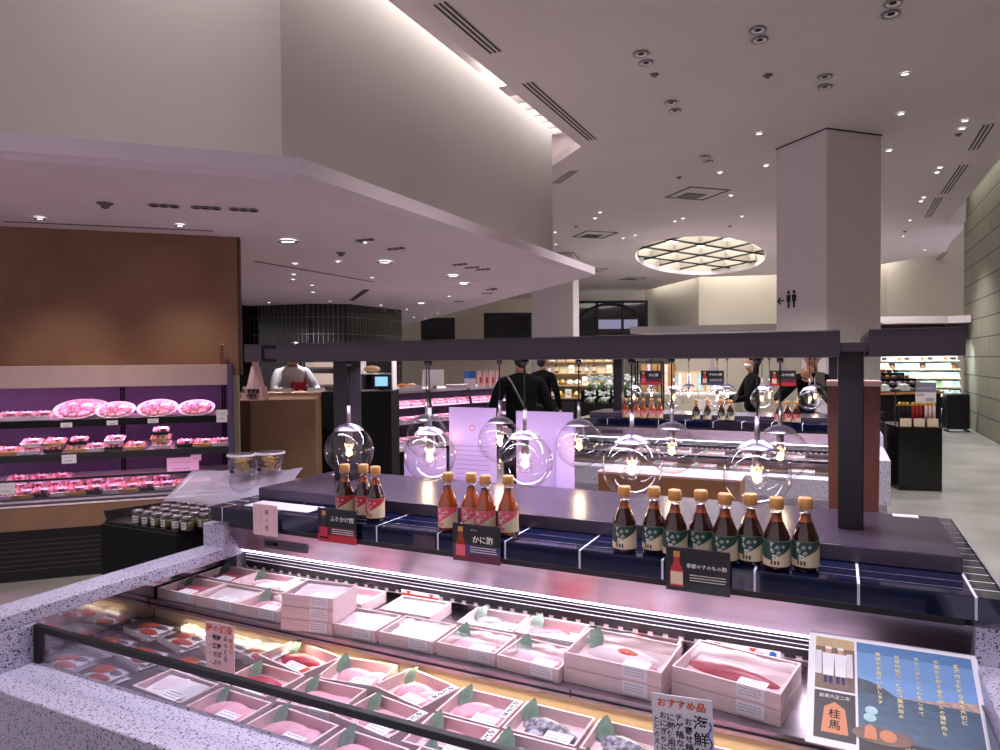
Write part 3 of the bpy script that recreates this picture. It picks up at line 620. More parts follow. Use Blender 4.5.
# pendant lamps
def make_pendant():
    t = thing('pendant_lamp', '', 'pendant lamp')
    MB().tube([(0, 0, .175), (0, 0, .353)], .0028, 'black_matte', 6).lathe([(.001, .353), (.012, .353), (.012, .335), (.001, .335)], (0, 0, 0), 'steel_dark', 12).build('cord', t)
    MB().lathe([(.001, .178), (.0075, .178), (.0075, .09), (.001, .09)], (0, 0, 0), 'chrome_soft', 12).build('stem', t)
    MB().lathe([(.001, .108), (.018, .106), (.040, .097), (.056, .084), (.058, .079), (.05, .078), (.001, .078)], (0, 0, 0), 'chrome_cap', 28).build('cap', t)
    R = .0975; pr = [(R*math.cos(a), R*math.sin(a)) for a in [-PI/2+i*(PI*.80)/18 for i in range(19)]]
    MB().lathe([(max(.0005, r), z) for r, z in pr], (0, 0, 0), 'clear_glass', 36).build('globe', t)
    s = MB().lathe([(.001, .08), (.014, .08), (.014, .026), (.001, .026)], (0, 0, 0), 'chrome_soft', 16).build('socket', t)
    b = MB().lathe([(.011, .03), (.013, .018), (.024, .002), (.028, -.014), (.024, -.030), (.012, -.040), (.0005, -.043)], (0, 0, 0), 'clear_glass', 20).build('bulb', t)
    fl = MB().ell((0, 0, -.008), (.0085, .0085, .016), 'lamp_glow', 10).build('filament'); fl.parent = b
    return t
PEND = make_pendant()
for oy, isl in ((0, 'front'), (4.28, 'rear')):
    for row, (y, xs) in enumerate(((2.2, (-1.748, -1.371, -.982, -.601, -.218)), (2.72, (-1.71, -1.333, -.967, -.584, -.19)))):
        for i, x in enumerate(xs):
            lab = '%s clear glass globe lamp, %s row over the %s counter' % (['leftmost', 'second from left', 'middle', 'fourth from left', 'rightmost'][i], ['near', 'far'][row], isl)
            loc = (x, oy+y, 1.249)
            if oy == 0 and row == 0 and i == 0:
                PEND.location = loc; PEND['label'] = lab; PEND['group'] = 'globe pendant lamps of the front counter'
            else: dup(PEND, loc, None, lab, 'globe pendant lamps of the %s counter' % isl)
            l = bpy.data.lights.new('bulb_light', 'POINT'); l.energy = .9; l.color = (1, .72, .42); l.shadow_soft_size = .02
            lo_ = bpy.data.objects.new('bulb_light', l); lo_.location = (x, oy+y, 1.225); C.objects.link(lo_)

# bottles
def cyl_fn(r, a0=-PI/2):
    def fn(v, z0=0): a = a0+v[0]/r; return (r*math.cos(a), r*math.sin(a), v[1]+z0)
    return fn
def make_bottle(liq, lab, text):
    t = thing('vinegar_bottle', '', 'bottle')
    MB().lathe([(.001, .001), (.030, .001), (.0325, .005), (.0325, .078), (.031, .088), (.024, .106), (.0165, .124)], (0, 0, 0), liq, 24).lathe([(.0165, .124), (.0140, .134)], (0, 0, 0), 'soy_amber', 24).build('body', t)
    MB().lathe([(.0130, .134), (.0132, .144), (.001, .145)], (0, 0, 0), 'soy_amber', 14).lathe([(.0135, .1335), (.0138, .156), (.0155, .157), (.0155, .152), (.014, .150)], (0, 0, 0), 'clear_glass', 18).lathe([(.001, .1335), (.011, .1335), (.011, .134)], (0, 0, 0), liq, 12).build('neck', t)
    c = MB(); c.lathe([(.0165, .155), (.0178, .157), (.0178, .181), (.0160, .184), (.001, .184)], (0, 0, 0), 'cap_gold', 22); c.build('cap', t)
    q = MB(); q.lathe([(.0332, .013), (.0332, .078)], (0, 0, 0), 'label_cream', 24, -PI/2-1.9, -PI/2+1.9)
    # coloured field with a slanted lower edge
    vs = []; fs = []; n = 16; r = .0334
    for i in range(n+1):
        a = -PI/2-1.75+3.5*i/n; lo_z = .040-.012*math.sin(i/n*PI) if i < n*.45 else .032+.036*((i/n-.45)/.55)
        vs += [(r*math.cos(a), r*math.sin(a), lo_z), (r*math.cos(a), r*math.sin(a), .0775)]
    for i in range(n): fs.append((2*i, 2*i+2, 2*i+3, 2*i+1))
    q.add(vs, fs, lab)
    for k, (ch, u, z, s) in enumerate(text):
        q.text(ch, s*1.12, 'ink_white', None, bold=.01, fn=lambda v, u=u, z=z: cyl_fn(.0338)((v[0]+u, v[1]+z)))
    q.text('✻' if False else '*', .022, 'ink_white', None, fn=lambda v: cyl_fn(.0338)((v[0]+.019, v[1]+.060)))
    for k in range(3): q.add([cyl_fn(.0336)((-.012+k*.008, .018)), cyl_fn(.0336)((-.007+k*.008, .018)), cyl_fn(.0336)((-.007+k*.008, .028)), cyl_fn(.0336)((-.012+k*.008, .028))], [(0, 1, 2, 3)], lab)
    q.build('label', t)
    return t
GREEN = [('す', -.010, .068, .013), ('の', .004, .062, .012), ('も', -.008, .053, .013), ('の', .008, .048, .012), ('酢', -.001, .036, .014)]
KANI = [('か', -.008, .066, .016), ('に', .008, .056, .015), ('酢', -.004, .044, .015)]
FURI = [('ふ', -.010, .068, .013), ('り', .003, .063, .012), ('か', -.009, .053, .013), ('け', .005, .049, .012), ('酢', -.004, .038, .013)]
BG = make_bottle('soy', 'label_green', GREEN); BK = make_bottle('soy_amber', 'label_rose', KANI); BF = make_bottle('soy', 'label_red', FURI)
def row(proto, xs, y, labs, group, jit=0):
    for i, x in enumerate(xs):
        yy = y+(.013 if i % 2 else -.011); rz = math.atan2(-x, yy)*-.0+random.uniform(-.25, .05)
        put(proto, (x, yy, 1.0605), labs[i], group, rz)
ordn = ['leftmost', 'second', 'third', 'fourth', 'fifth', 'sixth', 'seventh', 'rightmost']
row(BF, (-1.545, -1.483, -1.415), 1.93, ['%s dark soy vinegar bottle of the left trio, red and cream label' % o for o in ('leftmost', 'middle', 'rightmost')], 'dark bottles with red labels on the front ledge')
row(BK, (-1.120, -1.048, -.986, -.918), 1.915, ['%s amber vinegar bottle with rose label on the front ledge' % o for o in ('leftmost', 'second from left', 'third from left', 'rightmost')], 'amber bottles with rose labels on the front ledge')
row(BG, (-.540, -.462, -.399, -.334, -.268, -.207, -.141, -.074), 1.905, ['%s of eight dark bottles with green labels on the front ledge' % o for o in ('leftmost', 'second from left', 'third from left', 'fourth from left', 'fourth from right', 'third from right', 'second from right', 'rightmost')], 'dark bottles with green labels on the front ledge')
row(BK, (-1.75, -1.662, -1.59, -1.52, -1.445), 6.22, ['%s rose-labelled bottle on the rear counter ledge' % o for o in ('leftmost', 'second from left', 'middle', 'fourth from left', 'rightmost')], 'rose-labelled bottles on the rear ledge')
row(BG, (-1.12, -1.028, -.905, -.835), 6.22, ['%s green-labelled bottle on the rear counter ledge' % o for o in ('leftmost', 'second from left', 'third from left', 'rightmost')], 'green-labelled bottles on the rear ledge')
row(BF, (-.445, -.377, -.308), 6.22, ['%s dark red-labelled bottle of the trio on the rear counter ledge' % o for o in ('left', 'middle', 'right')], 'dark red-labelled bottles on the rear ledge')

# ------------------------------------------------------------------ signs
def lines(mb, x0, x1, z, y, m, h=.0022, n=1, dz=.007, gap=.0015, seed=0):
    rr = random.Random(seed)
    for k in range(n):
        x = x0; zz = z-k*dz
        while x < x1-.003:
            w_ = rr.uniform(.0022, .0042); mb.box(x, min(x+w_, x1), y-.0006, y, zz-h/2, zz+h/2, m); x += w_+gap
def bottle_pic(mb, x, z, h, y, body, lab):
    w_ = h*.18
    mb.plate([(x-w_, z), (x+w_, z), (x+w_, z+h*.45), (x+w_*.45, z+h*.70), (x+w_*.45, z+h*.84), (x-w_*.45, z+h*.84), (x-w_*.45, z+h*.70), (x-w_, z+h*.45)], y-.0008, .0008, body)
    mb.plate([(x-w_*.95, z+h*.06), (x+w_*.95, z+h*.06), (x+w_*.95, z+h*.42), (x-w_*.95, z+h*.42)], y-.0012, .0012, lab)
    mb.plate([(x-w_*.5, z+h*.84), (x+w_*.5, z+h*.84), (x+w_*.5, z+h), (x-w_*.5, z+h)], y-.0012, .0012, 'cap_gold')
def grad_board(t, w_, h, top, bot, mid, y=0):
    MB().box(-w_/2-.002, w_/2+.002, y+.0005, y+.0025, -.002, h+.002, 'acrylic').build('plastic_sleeve', t)
    q = MB(); q.box(-w_/2, w_/2, y-.001, y, h*.45, h, top).box(-w_/2, w_/2, y-.001, y, h*.22, h*.45, mid).box(-w_/2, w_/2, y-.001, y, 0, h*.22, bot); q.build('board', t)
def pop_sign(x, y, z, w_, h, title, label, top, mid, bot, body, lab, rz=0, sub=None, big=False, group=None, tz=.62, tsize=.017, cord=0):
    t = thing('product_sign', label, 'sign', (x, y, z), rz, group); grad_board(t, w_, h, top, bot, mid)
    q = MB(); bottle_pic(q, -w_*.33, h*.10, h*.82, -.0012, body, lab); q.build('printed_bottle', t)
    q = MB(); q.text(title, tsize, 'ink_white', front(w_*.14, -.0016, h*tz), bold=.01); q.build('title', t)
    if big:
        q = MB()
        if sub: q.text(sub, .006, 'ink_white', front(-w_*.04, -.0016, h*.85))
        lines(q, -w_*.12, w_*.44, h*.40, -.0016, 'ink_white', n=3 if h > .10 else 2, seed=len(title)); q.build('small_print', t)
    if cord:
        MB().box(-.03, .03, -.004, .004, h-.005, h+.035, 'acrylic').box(-.012, .012, -.004, .004, h+.035, h+cord, 'acrylic').build('hanging_clip', t)
    return t
pop_sign(-1.516, 1.838, .991, .163, .113, 'ふりかけ酢', 'black and red sign for furikake vinegar hung on the ledge below the left bottles', 'sign_black', 'sign_plum', 'sign_red', 'soy', 'label_red', big=True, tz=.70, tsize=.020)
pop_sign(-.984, 1.838, .989, .163, .114, 'かに酢', 'plum and black sign for crab vinegar below the amber bottles', 'sign_black', 'ink_purple', 'sign_plum', 'soy_amber', 'label_rose', big=True, sub='まるとの', tsize=.024, tz=.60)
pop_sign(-.329, 1.838, .988, .163, .114, '季節のすのもの酢', 'black and dark green sign for sunomono vinegar below the green-labelled bottles', 'sign_black', 'sign_black', 'sign_green', 'label_red', 'label_cream', big=True, tsize=.0128, tz=.60)
pop_sign(-1.556, 6.345, 1.366, .198, .130, 'かに酢', 'plum product sign hanging from the rear frame above the rose-labelled bottles', 'sign_black', 'sign_plum', 'sign_red', 'label_red', 'label_rose', cord=.1065, tz=.68, tsize=.03)
pop_sign(-1.003, 6.345, 1.368, .198, .128, 'すのもの酢', 'dark blue product sign hanging from the rear frame above the green-labelled bottles', 'sign_black', 'sign_black', 'ink_purple', 'label_red', 'label_cream', big=True, cord=.1065, tz=.72, tsize=.022)
pop_sign(-.421, 6.345, 1.366, .206, .130, 'ふりかけ酢', 'black and red product sign hanging from the rear frame above the dark trio of bottles', 'sign_black', 'sign_plum', 'sign_red', 'label_red', 'label_cream', cord=.1065, tz=.70, tsize=.024)
# cream handwritten note on the ledge front
t = thing('paper_note', 'cream note with vertical handwriting taped to the left of the tile ledge', 'note', (-1.842, 1.842, .981))
MB().box(-.058, .058, -.0008, .0008, 0, .111, 'paper_pink').build('sheet', t)
q = MB(); vtext(q, '春の茶', .021, 'ink', .008, -.0012, .082, pitch=1.35)
for k, s in enumerate(('お茶のおともに', 'かまぼこをどうぞ', 'ごいっしょに', 'いかがですか')): vtext(q, s, .0078, 'ink' if k else 'red_tape', (.045, -.018, -.032, -.046)[k], -.0012, .096, pitch=1.42)
q.build('handwriting', t)
tag(MB().box(-.17, .14, -.05, .05, 0, .001, 'sheet_grey').build('paper_sheet'), 'blank white sheet lying on the left end of the tile ledge', 'paper').location = (-1.85, 1.96, 1.0605)
tag(MB().box(-.06, .06, -.04, .04, 0, .001, 'paper_white').build('paper_sheet'), 'blank white sheet lying at the far left corner of the raised top', 'paper').location = (-1.95, 2.44, 1.1035)
tag(MB().box(-.035, .035, -.02, .02, 0, .001, 'paper_white').build('paper_slip'), 'small white slip at the back edge of the raised top right of the post', 'paper').location = (.19, 2.49, 1.1035)

# clear plastic menu stands behind the lamps
def menu_stand(px0, px1, py0, y, label, writing, tilt=.10, lean=0):
    a = at(px0, py0, 1); k = y/(a-Vector((0, 0, 1.6))).y; a = Vector((0, 0, 1.6))+(a-Vector((0, 0, 1.6)))*k
    b = at(px1, py0, 1); k = y/(b-Vector((0, 0, 1.6))).y; b = Vector((0, 0, 1.6))+(b-Vector((0, 0, 1.6)))*k
    w_ = b.x-a.x; z0 = .901; h = a.z-z0
    t = thing('menu_stand', label, 'menu stand', ((a.x+b.x)/2+lean, y, z0))
    sh = Matrix.Shear('XZ', 4, (0, 0)) if False else Matrix.Rotation(-tilt*.0, 4, 'X')
    MB().box(-w_/2, w_/2, 0, .003, .002, h, 'paper').build('panel', t)
    MB().box(-w_/2-.003, w_/2+.003, -.003, -.0015, 0, h+.004, 'acrylic').box(-w_/2, w_/2, -.003, .07, 0, .002, 'acrylic').build('acrylic_holder', t)
    if writing:
        q = MB(); q.lathe([(.012, 0), (.015, 0)], (0, 0, 0), 'ink_orange', 16); q.v = [(x, -.0002, z) for x, z, _ in [(v[0], v[1]+h*.80, 0) for v in q.v]]
        for j in range(9): lines(q, -w_*.36, w_*.36, h*.62-j*.022, -.0002, 'ink_grey', h=.0028, gap=.002, seed=j)
        q.build('printed_text', t)
    return t
menu_stand(449, 496, 407, 2.86, 'white printed menu card in a clear stand left of the person in black', True)
menu_stand(516, 573, 411, 2.87, 'blank pinkish white menu card in a clear stand right of centre', False)
menu_stand(404, 446, 446, 2.83, 'low blank card in a clear stand at the far left lamp', False)
menu_stand(556, 574, 430, 2.80, 'narrow clear card stand beside the blank menu card', False)
tag(MB().box(-2.18, -.12, 2.725, 3.20, 0, .90, 'dark_grey').build('menu_stand_support', bevel=.004), 'dark low support block hidden behind the front island, added to carry the menu stands', 'counter')  # box added behind the island as a support under the menu stands
def onY(px, py, y):
    a = at(px, py, 1)-Vector((0, 0, 1.6)); return Vector((0, 0, 1.6))+a*(y/a.y)
# ================================================================== boxed fish
def sticker(w_, d_, h, sx, folded=True):
    q = MB(); y = -d_/2
    q.box(sx-.032, sx+.032, y-.001, y+.036, h+.0005, h+.0015, 'paper_white')
    lines(MB(), 0, 0, 0, 0, 'ink')
    if folded: q.box(sx-.032, sx+.032, y-.0022, y-.001, h-.030, h+.0015, 'paper_white')
    rr = random.Random(int(sx*1e4)+7)
    for k in range(3):
        x = sx-.026
        while x < sx+.024:
            ww = rr.uniform(.002, .006); q.box(x, x+ww, y+.028-k*.011, y+.0305-k*.011, h+.0015, h+.0019, 'ink_grey'); x += ww+.002
    if folded:
        for k in range(3):
            x = sx-.026
            while x < sx+.02:
                ww = rr.uniform(.002, .006); q.box(x, x+ww, y-.0026, y-.0022, h-.007-k*.007, h-.0055-k*.007, 'ink_grey'); x += ww+.0022
    return q
def wave_sheet(w_, d_, z, m, seed, amp=.003, n=9):
    rr = random.Random(seed); vs = []; fs = []
    for j in range(n):
        for i in range(n):
            e = 0 if i in (0, n-1) or j in (0, n-1) else 1
            vs.append((-w_/2+w_*i/(n-1), -d_/2+d_*j/(n-1), z+e*rr.uniform(-amp, amp)))
    for j in range(n-1):
        for i in range(n-1): fs.append((j*n+i, j*n+i+1, (j+1)*n+i+1, (j+1)*n+i))
    return MB().add(vs, fs, m, True)
def fillet(q, c, r, m, rz, seed):
    rr = random.Random(seed); n = 14; k = 7; vs = []; fs = []
    T = Matrix.Translation(c) @ Matrix.Rotation(rz, 4, 'Z')
    for j in range(k+1):
        ph = (PI/2)*j/k
        for i in range(n):
            a = 2*PI*i/n; rad = math.cos(ph)*(1+.12*math.sin(2*a+seed)+.05*rr.uniform(-1, 1))
            taper = 1-.28*math.cos(a)
            vs.append(T @ Vector((r[0]*rad*math.cos(a), r[1]*rad*math.sin(a)*taper, r[2]*math.sin(ph))))
    for j in range(k):
        for i in range(n): fs.append((j*n+i, j*n+(i+1) % n, (j+1)*n+(i+1) % n, (j+1)*n+i))
    q.add(vs, fs, m, True)
def leaf(t, x, y, z, s, rz, m='leaf'):
    T = Matrix.Translation((x, y, z)) @ Matrix.Rotation(rz, 4, 'Z') @ Matrix.Rotation(math.radians(44), 4, 'X'); n = 8; vs = []; fs = []; s = s*.98
    for i in range(n+1):
        u = i/n; w_ = s*.48*math.sin(PI*min(1, u*.92+.08))**.8*(1-u*.55); c = .12*s*math.sin(u*2.5)
        vs += [T @ Vector((-w_, s*u, c)), T @ Vector((0, s*u, c-.004)), T @ Vector((w_, s*u, c))]
    for i in range(n): fs += [(3*i, 3*i+1, 3*i+4, 3*i+3), (3*i+1, 3*i+2, 3*i+5, 3*i+4)]
    MB().add(vs, fs, m, True).build('bamboo_leaf', t)
def wood_box(kind, w_=.184, d_=.140, h=.037, film=True, seed=0, tapes=False):
    t = thing('wooden_fish_box', '', 'fish box'); e = .006
    q = MB().box(-w_/2, w_/2, -d_/2, -d_/2+e, 0, h, 'wood_pale').box(-w_/2, w_/2, d_/2-e, d_/2, 0, h, 'wood_pale').box(-w_/2, -w_/2+e, -d_/2+e, d_/2-e, 0, h, 'wood_pale').box(w_/2-e, w_/2, -d_/2+e, d_/2-e, 0, h, 'wood_pale').box(-w_/2+e, w_/2-e, -d_/2+e, d_/2-e, 0, .006, 'wood_pale')
    q.build('tray', t, bevel=.0008)
    f = MB(); zb = .0065
    if kind == 'pink':
        fillet(f, (-.018, .012, zb), (.058, .038, .024), 'fish_pink', .35, seed); fillet(f, (.040, .010, zb), (.044, .040, .020), 'fish_pink', 1.1, seed+3)
    elif kind == 'red':
        fillet(f, (-.02, .018, zb), (.062, .030, .020), 'fish_red', .35, seed); fillet(f, (.03, -.016, zb), (.048, .022, .013), 'salmon', .2, seed+1); fillet(f, (-.01, -.02, zb), (.03, .014, .018), 'fish_white', -.1, seed+2)
    elif kind == 'white':
        fillet(f, (-.01, .008, zb), (.066, .044, .018), 'fish_pink', .2, seed); fillet(f, (.03, .012, zb), (.03, .022, .02), 'fish_pink', .7, seed)
    elif kind == 'skin':
        fillet(f, (.0, .012, zb), (.072, .034, .026), 'fish_skin', -.25, seed); fillet(f, (-.03, -.015, zb), (.034, .026, .018), 'fish_skin', .5, seed+4)
    elif kind == 'whole':
        fillet(f, (.0, .012, zb), (w_*.40, .036, .024), 'fish_white', -.12, seed); fillet(f, (.01, .005, zb+.012), (.035, .016, .017), 'salmon', -.2, seed); fillet(f, (.05, -.03, zb), (.05, .018, .014), 'fish_pink', .1, seed)
    elif kind == 'packed':
        f.cbox((0, .003, .018), (w_*.8, d_*.72, .018), 'paper', .04, .08); f.cbox((-.03, .01, .026), (w_*.4, d_*.4, .006), 'fish_white', .5, .12)
    elif kind == 'tuna':
        fillet(f, (-.01, .0, zb), (w_*.40, .03, .024), 'fish_red', -.08, seed); fillet(f, (-.04, .03, zb), (w_*.3, .02, .015), 'fish_white', .1, seed)
    f.build('fish', t)
    if kind not in ('packed', 'tuna'): leaf(t, -w_*.36, d_*.18, .008, .062, math.radians(-20+seed*7 % 30))
    sticker(w_, d_, h, w_*.24).build('price_label', t)
    if film: wave_sheet(w_-.006, d_-.006, h-.003, 'film', seed).build('film_wrap', t)
    if tapes:
        q = MB(); q.cbox((w_/2-.012, d_*.12, h+.001), (.020, d_*.62, .0012), 'paper_white')
        for k, ch in enumerate('のどぐろ'): q.text(ch, .019, 'ink', Matrix.Translation((w_/2-.012, d_*.12+.030-k*.020, h+.0019)), bold=.04)
        q.build('name_sticker', t)
    t.location = (0, 0, -40-len(bpy.data.objects)*.001)
    return t
KN = dict(pink='pink fillets', red='red fillets', white='pale fillets', skin='speckled fillets', whole='pale fish', packed='wrapped fish', tuna='red fillet')
WB = {}
def wbox(kind, x, y, z, rz, where, w_=.184, d_=.140, film=True, tapes=False):
    key = (kind, w_, d_, film, tapes, random.randint(0, 1)); lab = 'box of %s, %s' % (KN[kind], where); g = None
    if key not in WB:
        WB[key] = wood_box(kind, w_, d_, .037, film, len(WB)+1, tapes); WB[key].name = 'wooden_fish_box'
        r = WB[key]; r.location = (x, y, z); r.rotation_euler = (0, 0, math.radians(rz)); r['label'] = lab; r['group'] = 'wooden fish boxes in the front case'; return r
    return dup(WB[key], (x, y, z), math.radians(rz), lab, 'wooden fish boxes in the front case')
ZU, ZL = .7755, .6985
upA = [(-2.058, 1.706, 'salmonbox', 0), (-1.868, 1.706, 'packed', 0), (-1.683, 1.707, 'white', 1), (-1.308, 1.706, 'packed', 1), (-1.113, 1.712, 'packed', 0), (-.919, 1.716, 'white', 0), (-.724, 1.706, 'white', -5)]
nA = ['leftmost', 'second', 'third', 'right of the stack', 'fifth', 'sixth', 'last small one']
for (x, y, k, rz), n_ in zip(upA, nA):
    wbox('red' if k == 'salmonbox' else k, x, y, ZU, rz, '%s in the front row of the upper deck' % n_)
for k in range(3):
    wbox('packed', -1.465+k*.003, 1.685, ZU+k*.0385, 7, ['bottom', 'middle', 'top'][k]+' of the tall stack on the upper deck', film=(k == 2))
upB = [(-2.055, 1.866, 'red', 0), (-1.862, 1.864, 'pink', 2), (-1.672, 1.868, 'packed', 2), (-1.482, 1.87, 'pink', 1), (-1.223, 1.868, 'packed', 2), (-.943, 1.87, 'skin', 1), (-.753, 1.876, 'red', 1)]
for i, (x, y, k, rz) in enumerate(upB):
    wbox(k, x, y, ZU, rz, '%s in the back row of the upper deck' % ['leftmost', 'second', 'third', 'behind the tall stack', 'alone past the stack', 'sixth', 'seventh'][i])
wbox('whole', -.515, 1.925, ZU, 0, 'rightmost in the back row of the upper deck', .245, .12)
for k in range(2): wbox('whole', -.500, 1.735, ZU+k*.0385, -3, ['lower', 'upper'][k]+' of the left pair of large boxes on the upper deck', .255, .185, film=(k == 1))
for k in range(2): wbox('tuna', -.222, 1.760, ZU+k*.0385, -10, ['lower', 'upper'][k]+' of the right pair of large boxes next to the poster', .255, .195, film=(k == 1))
lowd = [('red', -1.425, 1.552, -12, .215, 0), ('red', -1.418, 1.395, -3, .184, 0), ('pink', -1.207, 1.545, 8, .184, 0), ('pink', -1.008, 1.535, -14.5, .19, 1), ('pink', -.805, 1.515, -1, .178, 1), ('skin', -.618, 1.515, -1, .184, 0), ('skin', -.425, 1.512, -1, .184, 0), ('pink', -.23, 1.51, 0, .184, 0), ('pink', -.04, 1.51, 0, .184, 0),
        ('pink', -1.205, 1.392, 3, .184, 0), ('white', -1.006, 1.378, -9, .184, 1), ('pink', -.802, 1.367, 0, .184, 1), ('skin', -.612, 1.367, 0, .184, 0), ('skin', -.42, 1.365, 0, .184, 0), ('packed', -.04, 1.365, 0, .184, 0),
        ('packed', -1.60, 1.268, -4, .20, 0), ('pink', -1.385, 1.25, -2, .184, 0), ('pink', -1.17, 1.24, -4, .20, 0), ('pink', -.955, 1.225, -3, .19, 0), ('white', -.75, 1.262, 0, .184, 0), ('skin', -.55, 1.262, 0, .184, 0)]
wl = ['turned, leftmost of the back row', 'second row, beside the small orange sign', 'behind the one at the turned stack', 'tilted one with a name sticker', 'under the warm strip, with a name sticker', 'sixth of the back row', 'seventh of the back row', 'eighth of the back row behind the sign', 'rightmost of the back row',
      'third of the second row', 'fourth of the second row, with name sticker', 'fifth of the second row, with name sticker', 'sixth of the second row', 'seventh of the second row', 'rightmost of the second row',
      'leftmost against the front glass', 'second against the front glass', 'third against the front glass', 'fourth against the front glass', 'fifth against the front glass', 'sixth against the front glass']
for (k, x, y, rz, w_, tp), n_ in zip(lowd, wl):
    wbox(k, x, y, ZL, rz, n_+' on the lower deck', w_, .140 if y > 1.3 else .118, film=False, tapes=bool(tp))
# clear trays of salmon
def salmon_tray(seed, m='salmon'):
    t = thing('salmon_tray', '', 'food tray'); w_, d_, h = .16, .115, .026
    q = MB(); q.hexa([(-w_*.44, -d_*.42, 0), (w_*.44, -d_*.42, 0), (w_*.44, d_*.42, 0), (-w_*.44, d_*.42, 0)], [(-w_/2, -d_/2, h), (w_/2, -d_/2, h), (w_/2, d_/2, h), (-w_/2, d_/2, h)], 'plastic_clear')
    for i in range(15):
        x = -w_*.46+i*w_*.92/14; q.box(x, x+.002, -d_/2-.001, -d_/2+.004, .003, h, 'tray_white')
    q.box(-w_*.43, w_*.43, -d_*.4, d_*.4, .001, .003, 'tray_white'); q.build('tray', t)
    q = MB(); q.cbox((.012, 0, .0125), (w_*.62, d_*.66, .004), 'paper_white', .2, .05); q.build('paper_liner', t)
    f = MB(); fillet(f, (-.025, .012, .010), (.045, .022, .014), m, .35, seed); fillet(f, (.02, -.02, .012), (.040, .018, .012), m, .25, seed+2)
    if m == 'salmon': fillet(f, (.03, .022, .010), (.03, .012, .013), 'fish_skin', .1, seed)
    f.build('fish', t)
    wave_sheet(w_-.004, d_-.004, h+.006, 'film', seed, .004).build('film_lid', t)
    return t
ST = [salmon_tray(1), salmon_tray(5)]
for i, (x, y, rz) in enumerate([(-2.06, 1.545, -10), (-1.885, 1.535, -14), (-1.705, 1.545, -16), (-2.07, 1.405, -4), (-1.895, 1.395, -12), (-1.71, 1.405, -14), (-2.065, 1.27, -2), (-1.89, 1.262, -14), (-1.575, 1.56, -12)]):
    put(ST[i % 2], (x, y, ZL), 'clear tray of salmon pieces, '+['left end of the back row', 'second in the back row', 'third in the back row', 'left end of the middle row', 'second in the middle row', 'next to the small orange sign', 'front left corner by the glass', 'second along the front glass', 'last of the back row, beside the wooden boxes'][i], 'clear salmon trays at the left of the case', math.radians(rz))
for i, (x, y, z, k) in enumerate([(-1.75, 5.99, ZU, 'packed'), (-1.50, 5.99, ZU, 'pink'), (-1.22, 6.0, ZU, 'white'), (-.95, 5.99, ZU, 'pink'), (-.62, 5.99, ZU, 'packed'), (-.33, 6.0, ZU, 'white'), (-1.62, 5.78, ZL, 'red'), (-1.30, 5.77, ZL, 'pink'), (-.98, 5.78, ZL, 'red'), (-.68, 5.78, ZL, 'pink'), (-.25, 5.77, ZL, 'packed')]):
    o = wbox(k, x, y, z, 0, '%s on the %s deck of the rear counter' % (['leftmost', 'second', 'third', 'fourth', 'fifth', 'rightmost', 'leftmost', 'second', 'middle', 'fourth', 'rightmost'][i], 'upper' if z == ZU else 'lower'), film=False)
    o['group'] = 'fish boxes in the rear counter'
# small orange-headed sign
t = thing('handwritten_sign', 'small handwritten card with an orange heading standing among the salmon trays', 'sign', (-1.508, 1.335, .7), math.radians(2))
MB().box(-.052, .052, 0, .0015, .06, .193, 'paper_pink').box(-.004, .004, .0015, .004, 0, .08, 'acrylic').build('card', t)
q = MB(); q.text('鮭の切身', .024, 'ink_orange', front(0, -.0006, .176), bold=.02)
for k, s in enumerate(('・銀鮭', '・紅鮭', '・さば', '・ぶり')): q.text(s, .0165, 'ink', front(-.018, -.0006, .152-k*.023), bold=.02)
vtext(q, 'ふっくら', .018, 'ink', .022, -.0006, .154, bold=.02); vtext(q, 'あぶら', .014, 'ink_orange', .040, -.0006, .150, bold=.02); q.build('handwriting', t)
# big handwritten sign
t = thing('handwritten_sign', 'large white handwritten sign with orange heading and blue wavy line before the big boxes', 'sign', (-.275, 1.395, .699), math.radians(2))
T0 = Matrix.Rotation(math.radians(-2.5), 4, 'Y')
q = MB(); q.T = T0; q.box(-.058, .062, 0, .0015, .03, .222, 'paper_white'); q.build('card', t)
MB().box(-.006, .006, .0018, .006, 0, .20, 'acrylic').build('clip_stand', t)
q = MB(); q.T = T0
for k, ch in enumerate('おすすめ品'): q.text(ch, .0195, 'ink_orange', front(-.038+k*.0195, -.0008, .204), bold=.03)
vtext(q, '海鮮鍋に', .031, 'ink', .038, -.0008, .172, bold=.010); vtext(q, 'お寄せ鍋・', .0165, 'ink', .014, -.0008, .172, bold=.02)
vtext(q, 'チゲ鍋などの', .0165, 'ink', -.004, -.0008, .178, bold=.02); vtext(q, 'に御使用下さ', .0165, 'ink', -.021, -.0008, .176, bold=.02); vtext(q, 'おにぎりにおか', .0155, 'ink', -.036, -.0008, .178, bold=.02); vtext(q, 'ととのえ!!', .014, 'ink', -.050, -.0008, .168, bold=.02)
q.build('handwriting', t)
q = MB(); q.T = T0; pts = [(.055+.0035*math.sin(k*1.1), -.0012, .178-k*.006) for k in range(24)]; q.tube(pts, .0015, 'ink_blue', 5); q.build('wavy_line', t)
